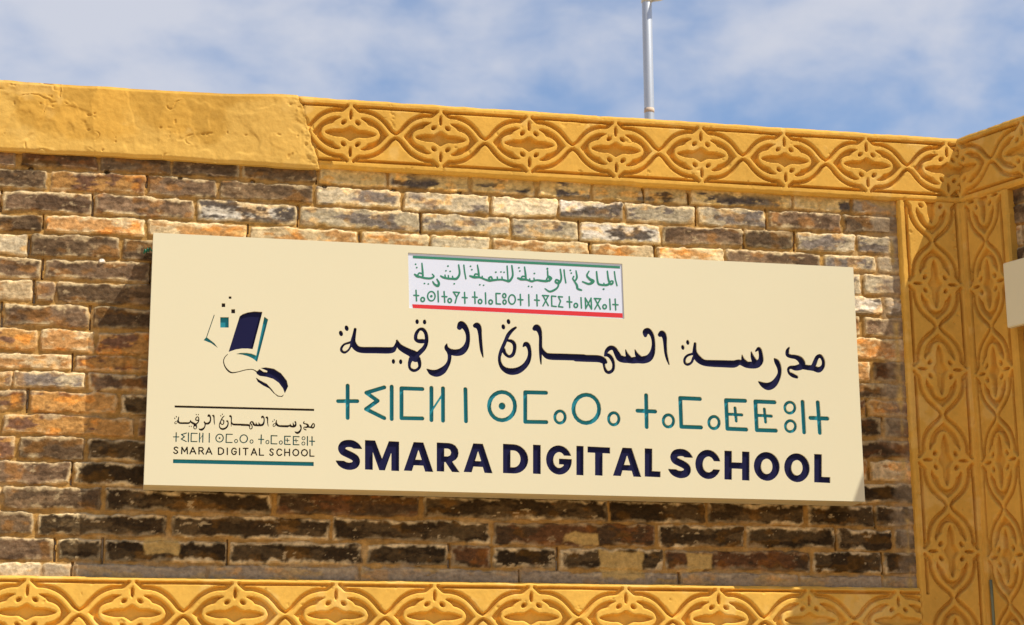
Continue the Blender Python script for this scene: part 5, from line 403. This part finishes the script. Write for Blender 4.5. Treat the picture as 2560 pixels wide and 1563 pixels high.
# lower frieze
U, V = grid(-.85, 2.758, 2.015, 2.234, RES)
h, g = carved(U, V, (U + .23) / .1615, (V - 2.120) / .0965, .0965, 61)
nb = fbm(U * 40, V * 40, 62, 3)
rim = sstep(.0, .008, 2.234 - V + .004 * (nb - .4)); h = h - .007 * (1 - rim)
br = sstep(2.085, 2.093, U + .008 * (nb - .5)) * (1 - sstep(2.29, 2.31, U + .02 * (nb - .5))) * sstep(2.214, 2.218, V); h = h - .009 * br
V = V + sstep(.94, 1, (V - 2.015) / .219) * .004 * (fbm(U * 18, U * 0 + 3.3, 63, 4) - .5)
relief('carved_frieze', U, V, h, F_main, M_carve, wall, -.02, ochre(U, V, 64) * np.array([1.10, 1.16, 1.25]))
# wall body and the plastered base under the lower frieze
bm = bmesh.new(); add_box(bm, (-3.0, .021, 0), (3.06, .26, 3.874)); bm_obj('wall_core', bm, M_core, wall)
bm = bmesh.new(); add_box(bm, (-3.0, -.012, 0), (2.998, .0205, 2.012)); bm_obj('plaster_base', bm, M_plast, wall)
bm = bmesh.new(); add_box(bm, (-3.0, -.012, 2.0125), (-.853, .0205, 3.87)); bm_obj('plaster_end', bm, M_plast, wall)

# ------------------------------------------------------------------ side wall turning towards the viewer
PH = math.radians(23)
ES = np.array([math.sin(PH), -math.cos(PH), 0]); NS = np.array([-math.cos(PH), -math.sin(PH), 0]); O2 = np.array([3.0, 0.0, 0.0])
F_side = (O2 + np.array([0, -.024, 0]) - NS * .024, ES, NS)   # front of the carving (height .022) passes through the corner line
side = tag(empty('side_wall', (3.3, -.6, 0)), 'shaded return wall with a narrow carved pilaster, angled forward at the far right', 'wall')
RS = .0032
U, V = grid(-.02, 2.6, 3.632, 3.881, .0036)
h, g = carved(U, V, U / .150, (V - ZC) / HW, HW, 81)
rim = sstep(.0, .010, np.minimum(3.881 - V, V - 3.632)); h = h - .008 * (1 - rim)
V = V + sstep(.93, 1, (V - 3.632) / .249) * .006 * (fbm(U * 18, U * 0 + 7.3, 82, 4) - .5)
relief('carved_frieze', U, V, h, F_side, M_carve, side, -.02, ochre(U, V, 83))
U, V = grid(-.02, .214, 2.0, 3.631, RES)
h, g = carved(U, V, np.interp(V, [2.0, 2.337, 2.669, 2.987, 3.306, 3.64], [-2.1, 0, 2, 4, 6, 8.1]), (U - .102) / .080, .080, 84)
rim = sstep(.0, .008, .214 - U); h = h - .008 * (1 - rim)
relief('carved_pilaster', U, V, h, F_side, M_carve, side, -.02, ochre(U, V, 85))
rows2 = []
rr = random.Random(5)
for i in range(len(COURSES) - 1):
    xs = [.215 + rr.uniform(.02, .25)]
    while xs[-1] < 2.3: xs.append(xs[-1] + rr.uniform(.2, .34))
    rows2.append((xs, ' '.join(rr.choice('DDMORL') for _ in range(len(xs) + 1))))
U, V = grid(.2145, 2.6, 2.0, 3.6315, .0042)
h, c, s = brick_relief(U, V, COURSES[:-1] + [2.19, 2.11], rows2 + [rows2[3], rows2[5]], 91)
relief('brick_panel', U, V, h - .012, F_side, M_brick, side, -.03, c)
bm = bmesh.new()
def sp(s_, n_, z): return tuple(F_side[0] + ES * s_ + NS * n_ + np.array([0, 0, z]))
def add_side_box(bm, s0, s1, n0, n1, z0, z1):
    v = [bm.verts.new(sp(s_, n_, z)) for s_ in (s0, s1) for n_ in (n0, n1) for z in (z0, z1)]
    for f in ((0, 1, 3, 2), (4, 6, 7, 5), (0, 4, 5, 1), (2, 3, 7, 6), (0, 2, 6, 4), (1, 5, 7, 3)): bm.faces.new([v[i] for i in f])
add_side_box(bm, -.02, 2.6, -.27, -.031, 0, 3.864); bm_obj('wall_core', bm, M_core, side)
bm = bmesh.new(); add_side_box(bm, .0, 2.6, -.0305, .010, 0, 1.998); bm_obj('plaster_base', bm, M_plast, side)

# ------------------------------------------------------------------ sign artwork: distance field -> outlines -> meshes
PXM = 0.8                                              # grid pitch in millimetres
WMM, HMM = (SX1 - SX0) * 1000, (SZ1 - SZ0) * 1000
NX, NZ = int(WMM / PXM) + 2, int(HMM / PXM) + 2
def catmull(pts, n=6):
    P = [np.array(p, float) for p in pts]; P = [2 * P[0] - P[1]] + P + [2 * P[-1] - P[-2]]; o = []
    for i in range(1, len(P) - 2):
        for j in range(n):
            t = j / n; o.append(.5 * (2 * P[i] + (P[i + 1] - P[i - 1]) * t + (2 * P[i - 1] - 5 * P[i] + 4 * P[i + 1] - P[i + 2]) * t * t + (3 * P[i] - P[i - 1] - 3 * P[i + 1] + P[i + 2]) * t ** 3))
    o.append(P[-2]); return o
def shape_sdf(s, X, Z):
    k, d = s
    if k in 'sl':
        pts = catmull(d) if k == 's' and len(d) > 2 else [np.array(p, float) for p in d]
        r = np.full(X.shape, 99.0)
        for p, q in zip(pts, pts[1:]):
            dx, dz = q[0] - p[0], q[1] - p[1]; t = np.clip(((X - p[0]) * dx + (Z - p[1]) * dz) / (dx * dx + dz * dz + 1e-9), 0, 1)
            dist = np.hypot(X - p[0] - t * dx, Z - p[1] - t * dz)
            if k == 'l' and len(d) < 6: pass
            r = np.minimum(r, dist - np.maximum(p[2] + (q[2] - p[2]) * t, .3))
        return r
    r = np.full(X.shape, 99.0); ins = np.zeros(X.shape, bool)
    for p, q in zip(d, d[1:] + d[:1]):
        dx, dz = q[0] - p[0], q[1] - p[1]; t = np.clip(((X - p[0]) * dx + (Z - p[1]) * dz) / (dx * dx + dz * dz + 1e-9), 0, 1)
        r = np.minimum(r, np.hypot(X - p[0] - t * dx, Z - p[1] - t * dz))
        if dz != 0: ins ^= ((p[1] > Z) != (q[1] > Z)) & (X < dx * (Z - p[1]) / dz + p[0])
    return np.where(ins, -r, r)
def extent(s):
    k, d = s
    if k == 'g':
        e = [extent(q) for q in d if q[0] != '-']; return min(x[0] for x in e), max(x[1] for x in e), min(x[2] for x in e), max(x[3] for x in e)
    pr = max([p[2] for p in d]) if len(d[0]) > 2 else 0
    return min(p[0] for p in d) - pr, max(p[0] for p in d) + pr, min(p[1] for p in d) - pr, max(p[1] for p in d) + pr
def field(shapes, fld=None):
    if fld is None: fld = np.full((NZ, NX), 9.0, np.float32)
    for s in shapes:
        x0, x1, z0, z1 = extent(s); i0, i1 = max(0, int((x0 - 9) / PXM)), min(NX, int((x1 + 9) / PXM) + 2); j0, j1 = max(0, int((z0 - 9) / PXM)), min(NZ, int((z1 + 9) / PXM) + 2)
        X, Z = np.meshgrid(np.arange(i0, i1) * PXM, np.arange(j0, j1) * PXM)
        if s[0] == 'g':
            d = np.full(X.shape, 99.0)
            for q in s[1]:
                v = shape_sdf(q if q[0] != '-' else ['p', q[1]], X, Z)
                d = np.maximum(d, -v) if q[0] == '-' else np.minimum(d, v)
        else: d = shape_sdf(s, X, Z)
        fld[j0:j1, i0:i1] = np.minimum(fld[j0:j1, i0:i1], d)
    return fld
def contours(fld, level=0.0):
    """marching squares; closed outlines in millimetres"""
    f = fld - level; f = np.where(np.abs(f) < 1e-6, 1e-6, f); ins = f < 0
    code = ins[:-1, :-1] * 1 + ins[:-1, 1:] * 2 + ins[1:, 1:] * 4 + ins[1:, :-1] * 8
    js, is_ = np.nonzero((code > 0) & (code < 15))
    TAB = {1: [(3, 0)], 2: [(0, 1)], 3: [(3, 1)], 4: [(1, 2)], 5: [(3, 0), (1, 2)], 6: [(0, 2)], 7: [(3, 2)], 8: [(2, 3)], 9: [(2, 0)], 10: [(0, 1), (2, 3)], 11: [(2, 1)], 12: [(1, 3)], 13: [(1, 0)], 14: [(0, 3)]}
    nxt = {}
    for j, i, c_ in zip(js.tolist(), is_.tolist(), code[js, is_].tolist()):
        ed = ((0, j, i), (1, j, i + 1), (0, j + 1, i), (1, j, i))
        for a, b in TAB[c_]: nxt[ed[a]] = ed[b]
    def pos(e):
        d, j, i = e
        if d == 0: a, b = f[j, i], f[j, i + 1]; return ((i + a / (a - b)) * PXM, j * PXM)
        a, b = f[j, i], f[j + 1, i]; return (i * PXM, (j + a / (a - b)) * PXM)
    loops = []
    while nxt:
        k0, k = nxt.popitem(); lp = [k0]
        while k != k0 and k in nxt: lp.append(k); k = nxt.pop(k)
        if len(lp) > 5: loops.append(simplify([pos(e) for e in lp], .12))
    return [l for l in loops if len(l) > 3]
def simplify(p, tol):
    p = np.array(p); n = len(p); far = int(np.argmax(np.hypot(*(p - p[0]).T)))
    def dp(a, b, keep):
        st = [(a, b)]
        while st:
            a, b = st.pop()
            if b <= a + 1: continue
            q = p[a + 1:b]; d = p[b % n] - p[a]; l = np.hypot(*d)
            dist = np.hypot(*(q - p[a]).T) if l < 1e-9 else np.abs(d[0] * (q[:, 1] - p[a][1]) - d[1] * (q[:, 0] - p[a][0])) / l
            m = int(np.argmax(dist))
            if dist[m] > tol: keep.add(a + 1 + m); st += [(a, a + 1 + m), (a + 1 + m, b)]
    keep = {0, far}; dp(0, far, keep); dp(far, n, keep)
    return [tuple(p[i]) for i in sorted(keep)]
def plate(name, loops, y_front, thick, mat, parent):
    """flat plate with the given outlines (even-odd), front at y_front, as a mesh"""
    cu = bpy.data.curves.new(name, 'CURVE'); cu.dimensions = '2D'; cu.fill_mode = 'BOTH'; cu.extrude = thick / 2
    for lp in loops:
        sp_ = cu.splines.new('POLY'); sp_.points.add(len(lp) - 1); sp_.use_cyclic_u = True
        sp_.points.foreach_set('co', [v for x, z in lp for v in (x / 1000, z / 1000, 0, 1)])
    tmp = bpy.data.objects.new(name, cu); COL.objects.link(tmp)
    dg = bpy.context.evaluated_depsgraph_get(); dg.update()
    me = bpy.data.meshes.new_from_object(tmp.evaluated_get(dg)); bpy.data.objects.remove(tmp); bpy.data.curves.remove(cu)
    me.transform(Matrix.Translation((SX0, y_front + thick / 2, SZ0)) @ Matrix.Rotation(math.pi / 2, 4, 'X'))
    me.name = name; me.materials.clear()
    return link(name, me, mat, parent)

YF = -.133; TH = .0065
sign = tag(empty('school_sign', ((SX0 + SX1) / 2, -.02, SZ0)), 'long cream school sign with cut-out navy and teal lettering on the brick wall', 'sign')
holes = field([s for k, v in ART.items() if not k.startswith(('stripe', 'plaque_')) for s in v])
outer = [(0.0, 0.0), (WMM, 0.0), (WMM, HMM), (0.0, HMM)]
plate('face_panel', [outer] + contours(holes), YF, TH, M_sign, sign)
YB = YF + TH + .0003
def back(name, key, mat, parent=sign, grow=2.2, y=YB, th=.0015):
    f = field([s for k in ([key] if isinstance(key, str) else key) for s in ART[k]]); return plate(name, contours(f, grow), y, th, mat, parent)
back('arabic_lettering', 'arabic', M_navy); back('tifinagh_lettering', 'tifinagh', M_teal); back('latin_lettering', 'latin', M_navy)
em = back('emblem', 'book_cover', M_navy)
back('page_edge', 'page_edge', M_teal, em, 1.6)
back('pixel_square', 'pixel0', M_teal, em)
for k in ('pixel1', 'pixel2', 'pixel3'): back('pixel_square', k, M_black, em)
back('mouse', 'mouse', M_navy, em, 1.2); back('mouse_cord', 'cord', M_navy, em, .8, YB + .002)
back('rule_line', 'rule0', M_black); back('rule_line', 'rule1', M_teal)
back('small_arabic_lettering', 'small_arabic', M_black); back('small_tifinagh_lettering', 'small_tifinagh', M_teal); back('small_latin_lettering', 'small_latin', M_black)
pq = back('inset_plaque', 'plaque', M_white, sign, -.3, YF + .0035, .002)
yq = YF + .0035 - .0006
back('stripe', 'stripe_green', M_green, pq, 0, yq, .0005); back('stripe', 'stripe_red', M_red, pq, 0, yq, .0005)
back('plaque_arabic_lettering', 'plaque_arabic', M_green, pq, 0, yq, .0005); back('plaque_tifinagh_lettering', 'plaque_tifinagh', M_green, pq, 0, yq, .0005)
# casing: four returns of folded sheet and two fixing rails at the wall
bm = bmesh.new(); y0, y1, e, t_ = YF + TH + .0002, -.012, .0008, .003
add_box(bm, (SX0 + e, y0, SZ0 + e), (SX1 - e, y1, SZ0 + t_)); add_box(bm, (SX0 + e, y0, SZ1 - t_), (SX1 - e, y1, SZ1 - e))
add_box(bm, (SX0 + e, y0, SZ0 + t_ + .0001), (SX0 + t_, y1, SZ1 - t_ - .0001)); add_box(bm, (SX1 - t_, y0, SZ0 + t_ + .0001), (SX1 - e, y1, SZ1 - t_ - .0001))
bm_obj('casing', bm, M_sign, sign)
bm = bmesh.new()
for z in (SZ0 + .15, SZ1 - .18): add_box(bm, (SX0 + .05, -.045, z), (SX1 - .05, .004, z + .03))
bm_obj('fixing_rail', bm, M_galv, sign)

# ------------------------------------------------------------------ second sign on the side wall
ss = tag(empty('side_sign', sp(.9, 0, 3.10)), 'end of a narrow plain cream sign box on the shaded side wall', 'sign')
bm = bmesh.new(); add_side_box(bm, .250, 1.9, .090, .112, 3.104, 3.335)
bmesh.ops.bevel(bm, geom=bm.edges[:], offset=.003, segments=2, affect='EDGES')
bm_obj('face_panel', bm, M_sign, ss)
for s_ in (.45, 1.1, 1.7):
    bm = bmesh.new(); add_side_box(bm, s_, s_ + .05, -.02, .0898, 3.14, 3.30); bm_obj('bracket', bm, M_galv, ss)

# ------------------------------------------------------------------ pole behind the wall, cable, wire, screw
pl = tag(empty('pole', (2.17, 1.2, 0)), 'slim galvanised steel pole rising behind the carved wall top', 'pole')
bm = bmesh.new(); add_tube(bm, [(2.165, 1.2, 0), (2.1835, 1.2, 3.0), (2.1905, 1.2, 4.355), (2.199, 1.2, 7.2)], .0213, 28); bm_obj('shaft', bm, M_galv, pl, True)
bm = bmesh.new(); add_tube(bm, [(2.1904, 1.2, 4.352), (2.1905, 1.2, 4.362), (2.1906, 1.2, 4.372)], [.0216, .0219, .0216], 24); bm_obj('tape_band', bm, M_tape, pl, True)
bm = bmesh.new(); add_tube(bm, [(2.212, 1.19, 4.868), (2.236, 1.165, 4.868), (2.247, 1.15, 4.868)], [.011, .015, .0155], 18); bm_obj('clamp', bm, M_grey, pl, True)
bm = bmesh.new(); add_tube(bm, [(2.192, 1.2, 4.856), (2.1921, 1.2, 4.88)], .0235, 24); bm_obj('clamp_ring', bm, M_grey, pl, True)
bm = bmesh.new(); pts = []
for i in range(30):
    z = 2.262 - i * .078; pts.append(tuple(F_side[0] + ES * (.030 - .0008 * i + .003 * math.sin(i * .7)) + NS * .0275 + np.array([0, 0, max(z, .01)])))
add_tube(bm, pts, .0052, 12); tag(bm_obj('cable', bm, M_cable, None, True), 'thin grey-green cable running down the inner corner of the walls', 'cable')
bm = bmesh.new(); pts = [(.125, -.02, 3.297)] + [(.108 - .0016 * i, -.020 - .004 * math.cos(i * 1.3), 3.312 - .0006 * i + .007 * math.sin(i * 1.3)) for i in range(14)]
add_tube(bm, pts, .0024, 8); tag(bm_obj('wire', bm, M_wire, None, True), 'curl of green wire poking out behind the top left of the big sign', 'wire')

# ------------------------------------------------------------------ ground
bm = bmesh.new()
for v in ((-400, -400, 0), (400, -400, 0), (400, 400, 0), (-400, 400, 0)): bm.verts.new(v)
bm.faces.new(bm.verts[:])
tag(bm_obj('ground', bm, M_ground), kind='structure')
